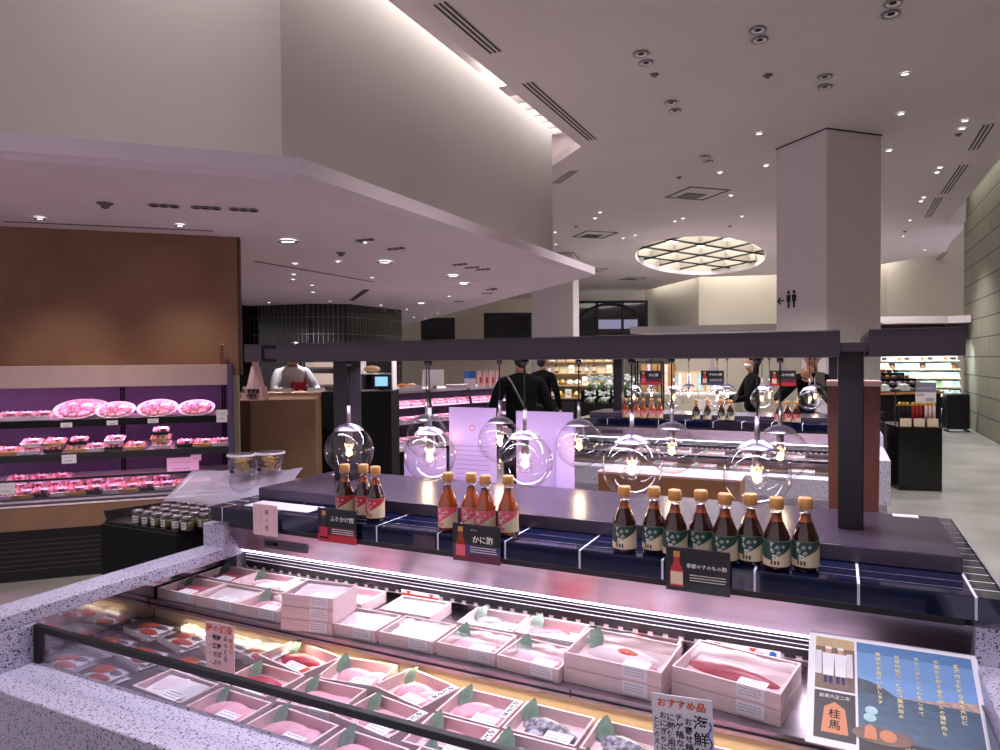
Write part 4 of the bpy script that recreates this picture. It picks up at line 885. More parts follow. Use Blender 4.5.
# limit strips on the slotted rail
for i, (px, py, lab) in enumerate(((420, 595, 'white strip with red line and triangles on the air rail above the middle boxes'), (735, 648, 'white strip with red line and triangles on the air rail by the poster'))):
    p = onY(px, py, 1.9465); t = thing('warning_strip', lab, 'sticker', tuple(p))
    MB().box(-.075, .075 if i == 0 else .115, -.001, 0, -.012, .010, 'paper_white').build('strip', t)
    q = MB(); q.box(-.073, .073, -.0016, -.001, -.009, -.001, 'red_tape')
    for x in (-.045, .045): q.plate([(x, -.006), (x+.010, .008), (x-.010, .008)], -.0018, .001, 'red_tape')
    if i: q.lathe([(.0001, 0), (.009, 0)], (0, 0, 0), 'blue', 14); m_ = len(q.v)-28; q.v[m_:] = [(v[0]+.096, -.0014, v[1]-.001) for v in q.v[m_:]]
    q.build('print', t)
# dark bundle and netting at the right front
t = thing('leafy_bundle', 'dark leafy bundle poking up at the lower edge beneath the poster', 'vegetable', (-.06, 1.50, .7))
q = MB()
for k in range(7):
    a = k*.9; q.ell((.03*math.cos(a), .03*math.sin(a), .035+.006*(k % 3)), (.03, .016, .04), 'leaf_dark' if k % 2 else 'ink_purple', 8, a)
q.build('leaves', t)

# ------------------------------------------------------------------ the poster
t = thing('shop_poster', 'blue harbour photo poster with vertical lettering leaning at the right end of the case', 'poster', (.110, 1.605, .777))
tilt = math.atan2(.262, .145); PT = Matrix.Rotation(-tilt, 4, 'X'); PW, PH = .345, .30
q = MB(); q.T = PT; q.box(-PW/2, PW/2, 0, .004, 0, PH, 'paper_white'); q.build('board', t)
def rectp(q, u0, u1, v0, v1, m, y=-.0006): q.box(-PW/2+u0*PW, -PW/2+u1*PW, y, y+.0005, v0*PH, v1*PH, m)
q = MB(); q.T = PT
rectp(q, .30, .965, .50, .955, 'sky_blue'); rectp(q, .30, .965, .86, .955, 'sky_deep', -.0007); rectp(q, .30, .965, .14, .50, 'sea'); rectp(q, .30, .965, .015, .14, 'print_dark')
X = lambda u: -PW/2+u*PW
q.plate([(X(.30), .50*PH), (X(.52), .50*PH), (X(.45), .56*PH), (X(.38), .60*PH), (X(.30), .62*PH)], -.0009, .0004, 'hill')
q.plate([(X(.52), .50*PH), (X(.965), .49*PH), (X(.965), .56*PH), (X(.85), .55*PH), (X(.72), .52*PH)], -.0009, .0004, 'town')
q.build('harbour_print', t)
q = MB(); q.T = PT; rectp(q, .045, .285, .47, .955, 'print_brown'); rectp(q, .045, .285, .86, .955, 'wood_light', -.0007)
for cx in (.125, .20):
    x = X(cx); z = .52*PH
    q.plate([(x-.011, z+.022), (x+.011, z+.022), (x+.013, z+.085), (x-.013, z+.085)], -.0010, .0004, 'paper_white')
    q.plate([(x-.009, z+.002), (x-.002, z+.002), (x-.002, z+.024), (x-.009, z+.024)], -.0009, .0003, 'ink_purple'); q.plate([(x+.002, z+.002), (x+.009, z+.002), (x+.009, z+.024), (x+.002, z+.024)], -.0009, .0003, 'ink_purple')
    q.plate([(x-.006, z+.085), (x+.006, z+.085), (x+.006, z+.099), (x-.006, z+.099)], -.0011, .0004, 'skin')
    q.plate([(x-.007, z+.097), (x+.007, z+.097), (x+.006, z+.104), (x-.006, z+.104)], -.0012, .0004, 'paper_white')
for cx in (.065, .255): q.plate([(X(cx)-.007, .6*PH), (X(cx)+.007, .6*PH), (X(cx)+.006, .82*PH), (X(cx)-.006, .82*PH)], -.0009, .0003, 'paper')
q.build('workers_print', t)
q = MB(); q.T = PT; rectp(q, .045, .285, .055, .45, 'print_dark')
x = X(.165); z = .105*PH
q.plate([(x-.027, z), (x+.027, z), (x+.021, z+.062), (x, z+.078), (x-.021, z+.062)], -.0012, .0006, 'peach')
q.text('桂', .025, 'ink', PT @ front(0, 0, 0) if False else front(x, -.0014, z+.046), bold=.008); q.text('馬', .025, 'ink', front(x, -.0014, z+.019), bold=.008)
q.text('創業大正二年', .0105, 'ink_white', front(x, -.0012, .405*PH)); q.build('emblem_print', t)
q = MB(); q.T = PT
for k, s in enumerate(('瀬戸内の新鮮な魚を大切に', '手間から作る昔ながらの蒲鉾作り', 'ひとつひとつに心をこめて', '化学調味料・保存料無添加の', '美味をお届けいたします')):
    vtext(q, s, .0112, 'ink_gold', X(.875-k*.112), -.0013, (.86, .87, .87, .86, .86)[k]*PH, pitch=1.15, bold=.03)
q.text('桂馬蒲鉾の「名物・柿天」', .0125, 'ink_gold', front(X(.76), -.0013, .085*PH)); q.build('lettering', t)
q = MB(); q.T = PT
pl = [(X(.43)+.058*math.cos(a), .155*PH+.020*math.sin(a)) for a in [2*PI*i/20 for i in range(20)]]
q.plate(pl, -.0015, .0005, 'print_brown')
q.plate([(X(.33), .12*PH), (X(.40), .12*PH), (X(.395), .21*PH), (X(.365), .235*PH), (X(.335), .21*PH)], -.0018, .0004, 'peach')
q.plate([(X(.46)+.016*math.cos(a), .165*PH+.014*math.sin(a)) for a in [2*PI*i/16 for i in range(16)]], -.0018, .0004, 'peach')
for cx, cy in ((.375, .35), (.365, .29)): q.plate([(X(cx)+.0125*math.cos(a), cy*PH+.0105*math.sin(a)) for a in [2*PI*i/14 for i in range(14)]], -.0016, .0004, 'teal_pack')
q.build('dish_print', t)
# ================================================================== left: open meat cabinet
CX = lambda px: (lambda a, : ((a.x*((8.33)/(a.y-a.x))+4.33)*.70711+(a.y*((8.33)/(a.y-a.x))-4.0)*.70711))(at(px, 430, 1)-Vector((0, 0, 1.6)))
cab = thing('meat_cabinet', 'open chilled meat cabinet with three lit shelves below the brown wall', 'display cabinet', (-4.33, 4.0, 0), PI/4)
L0 = -3.0
MB().box(-.035, 0, 0, .80, 0, 1.592, 'purple_steel').build('side_panel', cab, bevel=.003)
MB().box(L0, -.035, .0, .14, 1.427, 1.590, 'canopy_clay').box(L0, -.035, .14, .80, 1.53, 1.590, 'canopy_clay').build('canopy', cab, bevel=.004)
MB().box(L0, -.035, .70, .80, .45, 1.53, 'purple_steel').build('back_panel', cab)
for x in (-2.3, -.90, -.10):
    q = MB(); q.box(x-.016, x+.016, .685, .70, .62, 1.45, 'black_soft')
    for k in range(26): q.box(x-.004, x+.004, .683, .686, .64+k*.03, .655+k*.03, 'purple_steel')
    q.build('upright', cab)
for nm, z0, z1, m in (('shelf', 1.135, 1.186, 'black_soft'), ('shelf', .884, .934, 'dark_grey')):
    q = MB(); q.box(L0, -.035, .02, .05, z0, z1, m).box(L0, -.035, .05, .69, z1-.02, z1-.002, 'tray_white'); q.build(nm, cab)
q = MB(); q.hexa([(L0, .04, .50), (-.035, .04, .50), (-.035, .70, .50), (L0, .70, .50)], [(L0, .04, .600), (-.035, .04, .600), (-.035, .70, .70), (L0, .70, .70)], 'tray_white'); q.build('bottom_deck', cab)
q = MB()
for k in range(4): q.box(L0, -.035, .0+.012*k, .010+.012*k, .556+.014*k, .566+.014*k, 'tray_white' if k % 2 == 0 else 'steel_dark')
q.build('air_grille', cab)
MB().box(L0, -.035, .0, .006, .60, .744, 'pane_glass').build('front_glass', cab)
MB().box(L0, .0, -.006, .010, .742, .760, 'black_matte').build('glass_rail', cab, bevel=.003)
MB().box(L0, .0, .004, .40, .385, .552, 'brown_panel').build('lower_panel', cab)
q = MB(); q.box(L0, -.0, .06, .60, 0, .385, 'black_matte')
for k in range(7): q.box(L0, -.05, .050, .06, .08+k*.036, .084+k*.036, 'steel_dark')
q.build('kick_grille', cab)
MB().box(L0, -.04, .145, .17, 1.49, 1.505, 'led_pink').build('light_strip', cab)
for z, y, p in ((1.415, .16, 6.5), (1.13, .08, 5), (.878, .08, 5)):
    o = area('cabinet_light', (0, 0, 0), 2.8, .03, p, (1, .42, .80), (0, 0, 0), 160)
    o.location = Matrix.Translation((-4.33, 4.0, 0)) @ Matrix.Rotation(PI/4, 4, 'Z') @ Vector((-1.5, y, z)); o.rotation_euler = (math.radians(12), 0, PI/4)
CABM = Matrix.Translation((-4.33, 4.0, 0)) @ Matrix.Rotation(PI/4, 4, 'Z')
def cabp(px, y, z): v = CABM @ Vector((CX(px), y, z)); return (v.x, v.y, v.z)
def platter():
    t = thing('meat_platter', '', 'meat platter'); T = Matrix.Rotation(math.radians(24), 4, 'X'); q = MB(); q.T = T
    q.lathe([(.001, .004), (.12, .004), (.138, .016), (.142, .014), (.12, 0), (.001, 0)], (0, .115, 0), 'tray_white', 26); q.build('plate', t)
    q = MB(); q.T = T
    for k in range(14):
        a = 2*PI*k/14; q.ell((.075*math.cos(a), .115+.075*math.sin(a), .014), (.046, .026, .012), 'meat' if k % 2 else 'meat_pale', 8, a+.4)
    for k in range(5):
        a = 2*PI*k/5; q.ell((.03*math.cos(a), .115+.03*math.sin(a), .018), (.03, .02, .014), 'meat', 8, a)
    q.build('sliced_meat', t)
    q = MB(); q.T = T; q.cbox((.055, .135, .031), (.062, .045, .001), 'paper_white', -.1).cbox((-.04, .16, .030), (.04, .028, .001), 'paper_white', .3).cbox((-.01, .05, .028), (.055, .018, .002), 'leaf', .1); q.build('labels', t)
    return t
PLT = platter(); PLT.location = (0, 0, -60)
for i, (px, sc, dy) in enumerate(((71, 1.18, .10), (78, 1.15, .15), (112, 1.0, .05), (155, 1.08, .06), (195, 1.0, .06))):
    put(PLT, cabp(px, dy, 1.187), 'round platter of sliced meat on the top shelf, '+['largest, front of the leaning left pair', 'back one of the leaning left pair', 'second from left', 'third from left', 'nearest the right end'][i], 'round meat platters on the top shelf', PI/4, sc)
def meat_pack(kind, w_=.15, d_=.12, h=.03, tray='tray_white'):
    t = thing('meat_pack', '', 'meat pack'); T = Matrix.Rotation(math.radians(14), 4, 'X')
    q = MB(); q.T = T; q.hexa([(-w_*.42, .008, 0), (w_*.42, .008, 0), (w_*.42, d_-.008, 0), (-w_*.42, d_-.008, 0)], [(-w_/2, 0, h), (w_/2, 0, h), (w_/2, d_, h), (-w_/2, d_, h)], tray); q.build('tray', t)
    q = MB(); q.T = T
    for k in range(7): q.ell((-w_*.36+k*w_*.12, d_*.5+.008*(-1)**k, h), (w_*.11, d_*.42, .020+.004*(k % 3)), 'meat' if (k+kind) % 2 else 'meat_pale', 8, .2*(k % 3))
    q.build('meat', t)
    q = MB(); q.T = T; q.cbox((w_*.15, d_*.3, h+.026), (w_*.42, d_*.34, .001), 'paper_white', .1)
    if kind: q.cbox((-w_*.28, d_*.6, h+.024), (.02, .03, .001), 'tray_gold', .4)
    q.build('labels', t); return t
MP = [meat_pack(0), meat_pack(1, .16, .12, .028, 'tray_gold'), meat_pack(0, .14, .13, .03, 'tray_black')]
for m_ in MP: m_.location = (0, 0, -60)
def pos_words(i, n): return 'leftmost' if i == 0 else 'rightmost' if i == n-1 else ['', 'second', 'third', 'fourth', 'fifth', 'sixth', 'seventh', 'eighth', 'ninth', 'tenth', 'eleventh', 'twelfth'][i]+' from left'
for i, px in enumerate((4, 20, 38)):
    put(MP[0], cabp(px, .08, 1.187), 'flat pink pack at the left end of the top shelf, '+['leftmost', 'middle', 'right'][i], 'flat meat packs on the top shelf', PI/4, .95)
mid = [2, 26, 50, 74, 92, 111, 133, 160, 183, 202, 220]
for i, px in enumerate(mid):
    put(MP[(i*2+1) % 3], cabp(px, .06, .935), 'meat pack in the front row of the middle shelf, '+pos_words(i, len(mid)), 'meat packs on the middle shelf', PI/4, .92)
for i, (px, k) in enumerate(((26, 1), (50, 1), (74, 1), (111, 1), (158, 1), (158, 2))):
    put(MP[i % 3], cabp(px+1, .07, .935+.052*k), 'upper pack of %s on the middle shelf' % ['the first stacked pair', 'the second stacked pair', 'the third stacked pair', 'the pair left of the upright', 'the tall stack, middle one', 'the tall stack, topmost one'][i], 'stacked meat packs on the middle shelf', PI/4, .92)
bot = [0, 18, 36, 54, 72, 90, 108, 126, 144, 162, 182, 202]
for i, px in enumerate(bot):
    put(MP[i % 3], cabp(px, .06, .61), 'meat pack in the front row of the bottom deck, '+pos_words(i, len(bot)), 'meat packs on the bottom deck', PI/4, .98)
for i, px in enumerate((6, 24, 42, 62, 86, 108, 132, 156)):
    put(MP[(i+1) % 3], cabp(px, .22, .635), 'meat pack in the back row of the bottom deck, '+pos_words(i, 8), 'meat packs at the back of the bottom deck', PI/4, .98)
for i, px in enumerate((4, 28, 50)):
    put(MP[0], cabp(px, .24, .69), 'upper meat pack stacked at the back left of the bottom deck, '+['leftmost', 'middle', 'right'][i], 'stacked packs on the bottom deck', PI/4, .98)
def price_card(px, z, y, label, w_=.075, h=.034, group=None):
    t = thing('price_card', label, 'price card', cabp(px, y, z), PI/4, group); MB().box(-w_/2, w_/2, 0, .002, 0, h, 'paper').build('card', t)
    q = MB(); lines(q, -w_*.4, w_*.4, h*.7, -.0002, 'ink_grey', h=.004, gap=.003, seed=int(px)); lines(q, -w_*.3, w_*.25, h*.3, -.0002, 'ink', h=.006, gap=.003, seed=int(px)+1); q.build('print', t); return t
for i, (px, z) in enumerate(((66, 1.132), (112, 1.138), (153, 1.142))): price_card(px, z, .014, 'small price card on the edge of the top shelf, '+['left', 'middle', 'right'][i]+' of three')
price_card(222, 1.13, .012, 'larger pink-lit card at the right end of the top shelf', .08, .10)
price_card(68, .862, .012, 'white price card hanging from the middle shelf edge', .095, .065)
price_card(6, .66, -.01, 'pale price card on the cabinet rail at the left frame edge', .10, .085)
price_card(178, .70, .30, 'wide pink notice card standing at the back of the bottom deck', .24, .13)
price_card(192, .80, .28, 'small pink card above the wide notice card', .08, .07)
for i, px in enumerate((22, 144)):
    t = thing('shelf_divider', ['clear plastic divider among the packs at the left of the middle shelf', 'clear plastic divider left of the tall stack of packs'][i], 'divider', cabp(px, .04, .935), PI/4)
    MB().hexa([(-.001, 0, 0), (.001, 0, 0), (.001, .35, 0), (-.001, .35, 0)], [(-.001, .05, .06), (.001, .05, .06), (.001, .35, .11), (-.001, .35, .11)], 'acrylic').build('sheet', t)
t = thing('wooden_peg', 'short red-brown wooden peg standing on the cabinet top against the brown wall', 'peg', cabp(222.5, .10, 1.591), PI/4)
MB().box(-.012, .012, -.01, .01, 0, .155, 'wood_red').box(-.014, .014, -.012, .012, .155, .165, 'wood_light').build('peg', t)

# ------------------------------------------------------------------ black plinth with jars, clear cover and cups
t = thing('display_plinth', 'low matte black plinth carrying the tray of jars left of the front island', 'plinth', (-2.89, 2.35, 0))
MB().box(-.26, .26, -.25, .25, .05, .84, 'black_soft').box(-.24, .24, -.23, .23, 0, .05, 'black_matte').build('body', t, bevel=.003)
t = thing('display_plinth', 'narrow black plinth beside the island end carrying the clear plastic cover', 'plinth', (-2.40, 2.52, 0))
MB().box(-.19, .19, -.16, .20, 0, .985, 'black_soft').build('body', t, bevel=.003)
t = thing('jar_tray', 'glossy black serving tray with an upturned pointed corner holding small jars', 'tray', (-2.88, 2.33, .841))
q = MB(); q.prism([(-.26, -.20), (.24, -.22), (.27, .22), (-.24, .24)], 0, .008, 'black_gloss')
q.hexa([(-.26, -.20, 0), (-.25, -.205, 0), (-.24, .235, 0), (-.24, .24, 0)], [(-.335, -.17, .045), (-.325, -.17, .045), (-.26, .235, .03), (-.265, .24, .03)], 'black_gloss')
q.box(-.26, .24, -.215, -.205, .0, .014, 'black_gloss'); q.build('dish', t)
def jar():
    t = thing('spice_jar', '', 'jar')
    MB().lathe([(.001, 0), (.024, 0), (.026, .004), (.026, .040), (.001, .040)], (0, 0, 0), 'jar_olive', 14).build('contents', t)
    MB().lathe([(.0262, 0), (.0272, .045), (.022, .052)], (0, 0, 0), 'clear_glass', 16).build('glass', t)
    q = MB().lathe([(.023, .051), (.0245, .052), (.0245, .064), (.001, .065)], (0, 0, 0), 'chrome_soft', 16); q.build('lid', t)
    q = MB(); q.lathe([(.0277, .008), (.0277, .040)], (0, 0, 0), 'paper_white', 8, -PI/2-.5, -PI/2+.5)
    q.lathe([(.0280, .015), (.0280, .020)], (0, 0, 0), 'ink_grey', 6, -PI/2-.35, -PI/2+.35).lathe([(.0280, .027), (.0280, .032)], (0, 0, 0), 'ink_grey', 6, -PI/2-.35, -PI/2+.35); q.build('label', t)
    return t
J = jar(); J.location = (0, 0, -60)
k = 0
for r_ in range(4):
    for c_ in range(6):
        x = -2.96+c_*.066+(.02 if r_ % 2 else 0); y = 2.16+r_*.075
        put(J, (x, y, .8495), '%s jar in the %s row on the black tray' % (pos_words(c_, 6), ['front', 'second', 'third', 'back'][r_]), 'small lidded jars on the black tray', random.uniform(-.3, .9)); k += 1
t = thing('clear_cover', 'milky clear plastic cover sheet lying across the narrow plinth beside the island end', 'cover', (-2.40, 2.45, .986))
q = MB(); n = 16; vs = []; fs = []; BL, BR, TL, TR = at(163, 501, 2.86), at(268, 507, 2.90), at(192, 471, 3.02), at(303, 467, 3.05)
for j in range(8):
    for i in range(n+1):
        u, v = i/n, j/7; p = (BL*(1-u)+BR*u)*(1-v)+(TL*(1-u)+TR*u)*v
        p.z += .010*math.sin(u*9+v*3)*u+.005*math.sin(u*23+v*11)*u; vs.append((p.x+2.40, p.y-2.45, p.z-.986))
for j in range(7):
    for i in range(n): fs.append((j*(n+1)+i, j*(n+1)+i+1, (j+1)*(n+1)+i+1, (j+1)*(n+1)+i))
q.add(vs, fs, 'milky', True); q.build('sheet', t, solid=.002)
MB().box(-.15, .15, -.14, .16, 0, .045, 'milky').build('riser', t)
def cup(label, loc):
    t = thing('plastic_cup', label, 'cup', loc, 0, None)
    MB().lathe([(.001, 0), (.048, 0), (.058, .080), (.064, .082), (.064, .088), (.060, .090), (.001, .091)], (0, 0, 0), 'plastic_clear', 24).build('cup', t)
    MB().lathe([(.059, .082), (.0655, .083), (.0655, .090), (.058, .092)], (0, 0, 0), 'tray_white', 24).build('lid_rim', t)
    q = MB(); rr = random.Random(int(loc[0]*100))
    for k in range(34):
        a = rr.uniform(0, 2*PI); r = rr.uniform(0, .03); c = Vector((r*math.cos(a), r*math.sin(a), rr.uniform(.02, .072))); d = Vector((rr.uniform(-1, 1), rr.uniform(-1, 1), rr.uniform(-.5, .5))).normalized()*.02
        q.tube([c-d, c+d], .004, 'pasta', 5)
    q.build('snacks', t)
    q = MB(); q.lathe([(.0535, .02), (.0585, .065)], (0, 0, 0), 'paper_white', 6, -2.6, -2.2).lathe([(.0535, .015), (.055, .028)], (0, 0, 0), 'ink', 6, -2.1, -1.5); q.build('label', t)
cup('left clear cup of yellow fried snacks on the plastic cover', tuple(at(243, 475, 2.96))); cup('right clear cup of yellow fried snacks on the plastic cover', tuple(at(270, 473, 2.98)))

# ------------------------------------------------------------------ brown block, kitchen counter, worker
A = at(250, 401, 6.2); zt = 1.262
t = thing('brown_counter_block', 'waist-high brown clay-coloured counter block beyond the meat cabinet', 'counter', (A.x, A.y, 0))
MB().prism([(-.42, .03), (0, 0), (.40, .40), (.15, .75), (-.42, .75)], 0, zt, 'brown_panel').build('body', t, bevel=.004)
t = thing('promotional_tower', 'pink and white wrapped cone-shaped display with a lettered card, on the brown block', 'display', (at(256, 398, 6.35).x, at(256, 398, 6.35).y, zt+.001), .3)
q = MB(); rr = random.Random(3)
q.lathe([(.085, .10), (.070, .16), (.056, .22), (.040, .29), (.028, .325), (.045, .36), (.001, .33)], (0, 0, 0), 'paper_pink', 9, smooth=False); q.build('wrapped_cone', t)
q = MB(); q.ell((0, 0, .34), (.035, .03, .02), 'ink_grey', 8); q.build('silver_tie', t)
q = MB(); q.hexa([(-.11, -.07, 0), (.10, -.07, 0), (.10, .07, 0), (-.11, .07, 0)], [(-.10, -.05, .12), (.08, -.05, .12), (.08, .05, .12), (-.10, .05, .12)], 'paper_pink'); q.build('base', t)
q = MB(); q.text('おすすめ', .045, 'ink', front(-.01, -.070, .075), bold=.03); q.text('お弁当', .036, 'ink_purple', front(-.01, -.074, .035), bold=.03); q.build('handwriting', t)
B0 = at(262, 393, 8.0); B1 = at(333, 391, 8.1); zc = B0.z
t = thing('kitchen_counter', 'long pale wooden kitchen counter where the bending worker stands', 'counter', (B0.x, B0.y, 0))
d = Vector((B1.x-B0.x, B1.y-B0.y)); L = d.length; t.rotation_euler = (0, 0, math.atan2(d.y, d.x))
MB().box(-.3, L+.1, 0, .35, zc-.05, zc, 'wood_light').build('worktop', t, bevel=.003); MB().box(-.3, L*.62, .02, .33, 0, zc-.05, 'black_matte').box(L*.62, L+.1, .02, .33, 0, zc-.05, 'cardboard').build('body', t)
for i, u in enumerate((.25, .62, .74)):
    t = thing('order_slip', ['white folded card on the left of the wooden kitchen counter', 'white slip lying mid-way on the wooden kitchen counter', 'white slip at the right of the wooden kitchen counter'][i], 'paper', (B0.x+d.x*u, B0.y+d.y*u+.1, zc+.001), .3)
    MB().hexa([(-.05, -.03, 0), (.05, -.03, 0), (.05, .03, 0), (-.05, .03, 0)], [(-.05, 0, .05), (.05, 0, .05), (.05, .004, .05), (-.05, .004, .05)], 'paper_white').build('card', t)
kb = at(333, 400, 9.9)
t = thing('kitchen_shelf', 'pale steel kitchen shelving with boxes behind the worker', 'shelf', (kb.x, kb.y, 0), math.radians(15))
q = MB()
for z in (.9, 1.25, 1.50): q.box(-.5, .45, 0, .4, z, z+.03, 'steel')
q.box(-.5, .45, .38, .4, 0, 1.74, 'cream_panel'); q.build('shelves', t)
MB().box(-.42, .1, 0, .3, 1.53, 1.60, 'cream_panel').box(-.40, .36, .02, .3, 1.28, 1.44, 'cream_panel').build('boxes', t)
MB().lathe([(.001, 0), (.03, 0), (.03, .09), (.01, .11), (.01, .15)], (.28, -.05, 1.28), 'paper_white', 10).build('pump_bottle', t)
P0 = at(321, 392, 7.0); P1 = at(391, 390, 7.0)
t = thing('black_service_cabinet', 'tall matte black cabinet behind the left lamp post', 'cabinet', (P0.x, P0.y, 0), math.atan2(P1.y-P0.y, P1.x-P0.x)); L = (Vector((P1.x, P1.y))-Vector((P0.x, P0.y))).length
MB().box(0, L, 0, .55, 0, P0.z, 'black_soft').build('body', t, bevel=.003)
t2 = thing('register_hutch', 'white-framed hutch holding the cash register screen on the black cabinet', 'hutch', t.location+Vector((0, 0, P0.z+.001))); t2.rotation_euler = t.rotation_euler
q = MB(); q.box(L*.53, L, .1, .4, 0, .012, 'paper_white').box(L*.53, L*.545, .1, .4, 0, .34, 'paper_white').box(L*.985, L, .1, .4, 0, .34, 'paper_white').box(L*.53, L, .1, .4, .17, .18, 'paper_white').box(L*.53, L, .39, .4, 0, .34, 'black_matte'); q.build('frame', t2)
t3 = thing('register_monitor', 'small grey cash register monitor with a lit blue screen', 'monitor', t.location+Vector((0, 0, P0.z+.013))); t3.rotation_euler = t.rotation_euler
MB().box(L*.72, L*.97, .06, .12, .02, .155, 'dark_grey').box(L*.80, L*.88, .07, .16, 0, .02, 'dark_grey').build('housing', t3, bevel=.004); MB().box(L*.76, L*.94, .055, .06, .04, .135, 'screen').build('screen', t3)
t3 = thing('bread_loaf', 'brown bread-like loaf on the upper shelf of the white hutch', 'bread', t.location+Vector((0, 0, P0.z+.194))); t3.rotation_euler = t.rotation_euler
MB().ell((L*.68, .2, .03), (.09, .05, .04), 'wood_light', 10).build('loaf', t3)

# ------------------------------------------------------------------ deli case
D0 = at(391, 389, 9.05); D1 = at(548, 380.5, 11.6); d = Vector((D1.x-D0.x, D1.y-D0.y)); L = d.length; rz = math.atan2(d.y, d.x)
dl = thing('deli_case', 'long glass-fronted deli case of pink meats with a white service top', 'display case', (D0.x, D0.y, 0), rz); zt = 1.21
MB().box(0, L, .10, .85, 0, .42, 'black_soft').build('base', dl)
MB().box(0, L, .25, .85, zt-.05, zt, 'paper_white').build('service_top', dl, bevel=.003)
MB().box(0, L, .80, .85, .42, zt-.05, 'purple_steel').build('back_panel', dl)
for z, y0 in ((.45, .12), (.72, .28), (.94, .40)):
    MB().box(0, L, y0, .8, z, z+.02, 'tray_white').build('shelf', dl)
MB().hexa([(0, .02, .42), (L, .02, .42), (L, .03, .42), (0, .03, .42)], [(0, .22, zt-.02), (L, .22, zt-.02), (L, .23, zt-.02), (0, .23, zt-.02)], 'pane_glass').build('curved_glass', dl)
q = MB()
for i in range(5): x = L*i/4*.98+.02; q.hexa([(x-.012, .0, .42), (x+.012, .0, .42), (x+.012, .03, .42), (x-.012, .03, .42)], [(x-.012, .20, zt-.02), (x+.012, .20, zt-.02), (x+.012, .23, zt-.02), (x-.012, .23, zt-.02)], 'dark_grey')
q.build('glass_post', dl); MB().box(0, L, .0, .10, .40, .45, 'tray_white').build('front_sill', dl)
o = area('deli_light', (0, 0, 0), L, .04, 22, (1, .62, .84), (0, 0, rz), 170); v = Matrix.Translation(dl.location) @ Matrix.Rotation(rz, 4, 'Z') @ Vector((L/2, .30, zt-.07)); o.location = v
DM = Matrix.Translation(dl.location) @ Matrix.Rotation(rz, 4, 'Z')
pk = meat_pack(0, .20, .16, .035); pk.location = (0, 0, -60); pk.name = 'deli_meat_pack'; pk2 = meat_pack(1, .20, .16, .035); pk2.location = (0, 0, -60); pk2.name = 'deli_meat_pack'
for r_, (z, y0, nm) in enumerate(((.471, .16, 'bottom'), (.741, .31, 'middle'), (.961, .43, 'top'))):
    for i in range(11):
        v = DM @ Vector((.14+i*.235, y0, z)); put(pk if (i+r_) % 2 else pk2, tuple(v), '%s pack on the %s shelf of the deli case' % (pos_words(i, 11), nm), 'meat packs in the deli case', rz, 1.0)
def on_deli(name, label, cat, px, py, D, parts, group=None, h=0):
    p = at(px, py, D); t = thing(name, label, cat, (p.x, p.y, zt+.001+h), rz, group); MBq = MB(); parts(MBq); MBq.build('body', t); return t
on_deli('scale_monitor', 'white monitor on the deli case top left of centre', 'monitor', 434, 380, 9.9, lambda q: q.box(-.2, .2, 0, .03, .03, .27, 'paper_white').box(-.04, .04, -.02, .08, 0, .03, 'steel'))
on_deli('deli_tray', 'wide white tray on the deli case left end', 'tray', 407, 384, 9.5, lambda q: q.box(-.22, .2, -.1, .12, 0, .05, 'tray_white').ell((-.1, 0, .06), (.08, .06, .03), 'orange_fruit', 8).ell((.08, 0, .06), (.08, .06, .03), 'tray_gold', 8))
on_deli('deli_tray', 'second white tray on the deli case beside the monitor', 'tray', 458, 380, 10.1, lambda q: q.box(-.16, .16, -.1, .1, 0, .05, 'tray_white'))
on_deli('blue_box', 'blue and white carton on the deli case', 'box', 470, 379, 10.3, lambda q: q.box(-.07, .07, -.05, .05, 0, .13, 'paper_white').box(-.07, .07, -.05, .05, .13, .24, 'blue'))
for i in range(4):
    on_deli('snack_bag', 'upright pink and white bag on the deli case, %s of four' % ['leftmost', 'second', 'third', 'rightmost'][i], 'bag', 480+i*6.2, 382-i*.4, 10.3, lambda q: q.hexa([(-.045, -.02, 0), (.045, -.02, 0), (.045, .02, 0), (-.045, .02, 0)], [(-.04, -.003, .24), (.04, -.003, .24), (.04, .003, .24), (-.04, .003, .24)], 'paper_pink').cbox((0, -.014, .10), (.05, .006, .09), 'red_tape'), 'pink bags on the deli case')
# ================================================================== between the islands
A = onY(598, 471, 4.0); B = onY(740, 478, 4.0)
t = thing('wooden_bench_box', 'long low orange-brown wooden box with a pinkish rim between the two islands', 'box', ((A.x+B.x)/2, 4.0, 0)); w2_ = (B.x-A.x)/2
MB().box(-w2_, w2_, 0, .22, 0, A.z-.012, 'wood_orange').build('body', t, bevel=.003); MB().box(-w2_-.006, w2_+.006, -.006, .226, A.z-.012, A.z, 'paper_pink').build('rim', t)
A = onY(827, 381, 3.05); B = onY(881, 381, 3.05)
t = thing('brown_pylon', 'tall slim red-brown pylon standing directly behind the right lamp post', 'pylon', ((A.x+B.x)/2, 3.05, 0)); w2_ = (B.x-A.x)/2
MB().hexa([(-w2_+.02, 0, 0), (w2_-.02, 0, 0), (w2_-.02, .20, 0), (-w2_+.02, .20, 0)], [(-w2_, 0, A.z-.02), (w2_, 0, A.z-.02), (w2_, .20, A.z-.02), (-w2_, .20, A.z-.02)], 'wood_red').build('body', t, bevel=.003)
MB().box(-w2_-.003, w2_+.003, -.003, .203, A.z-.02, A.z, 'paper_pink').build('cap', t)

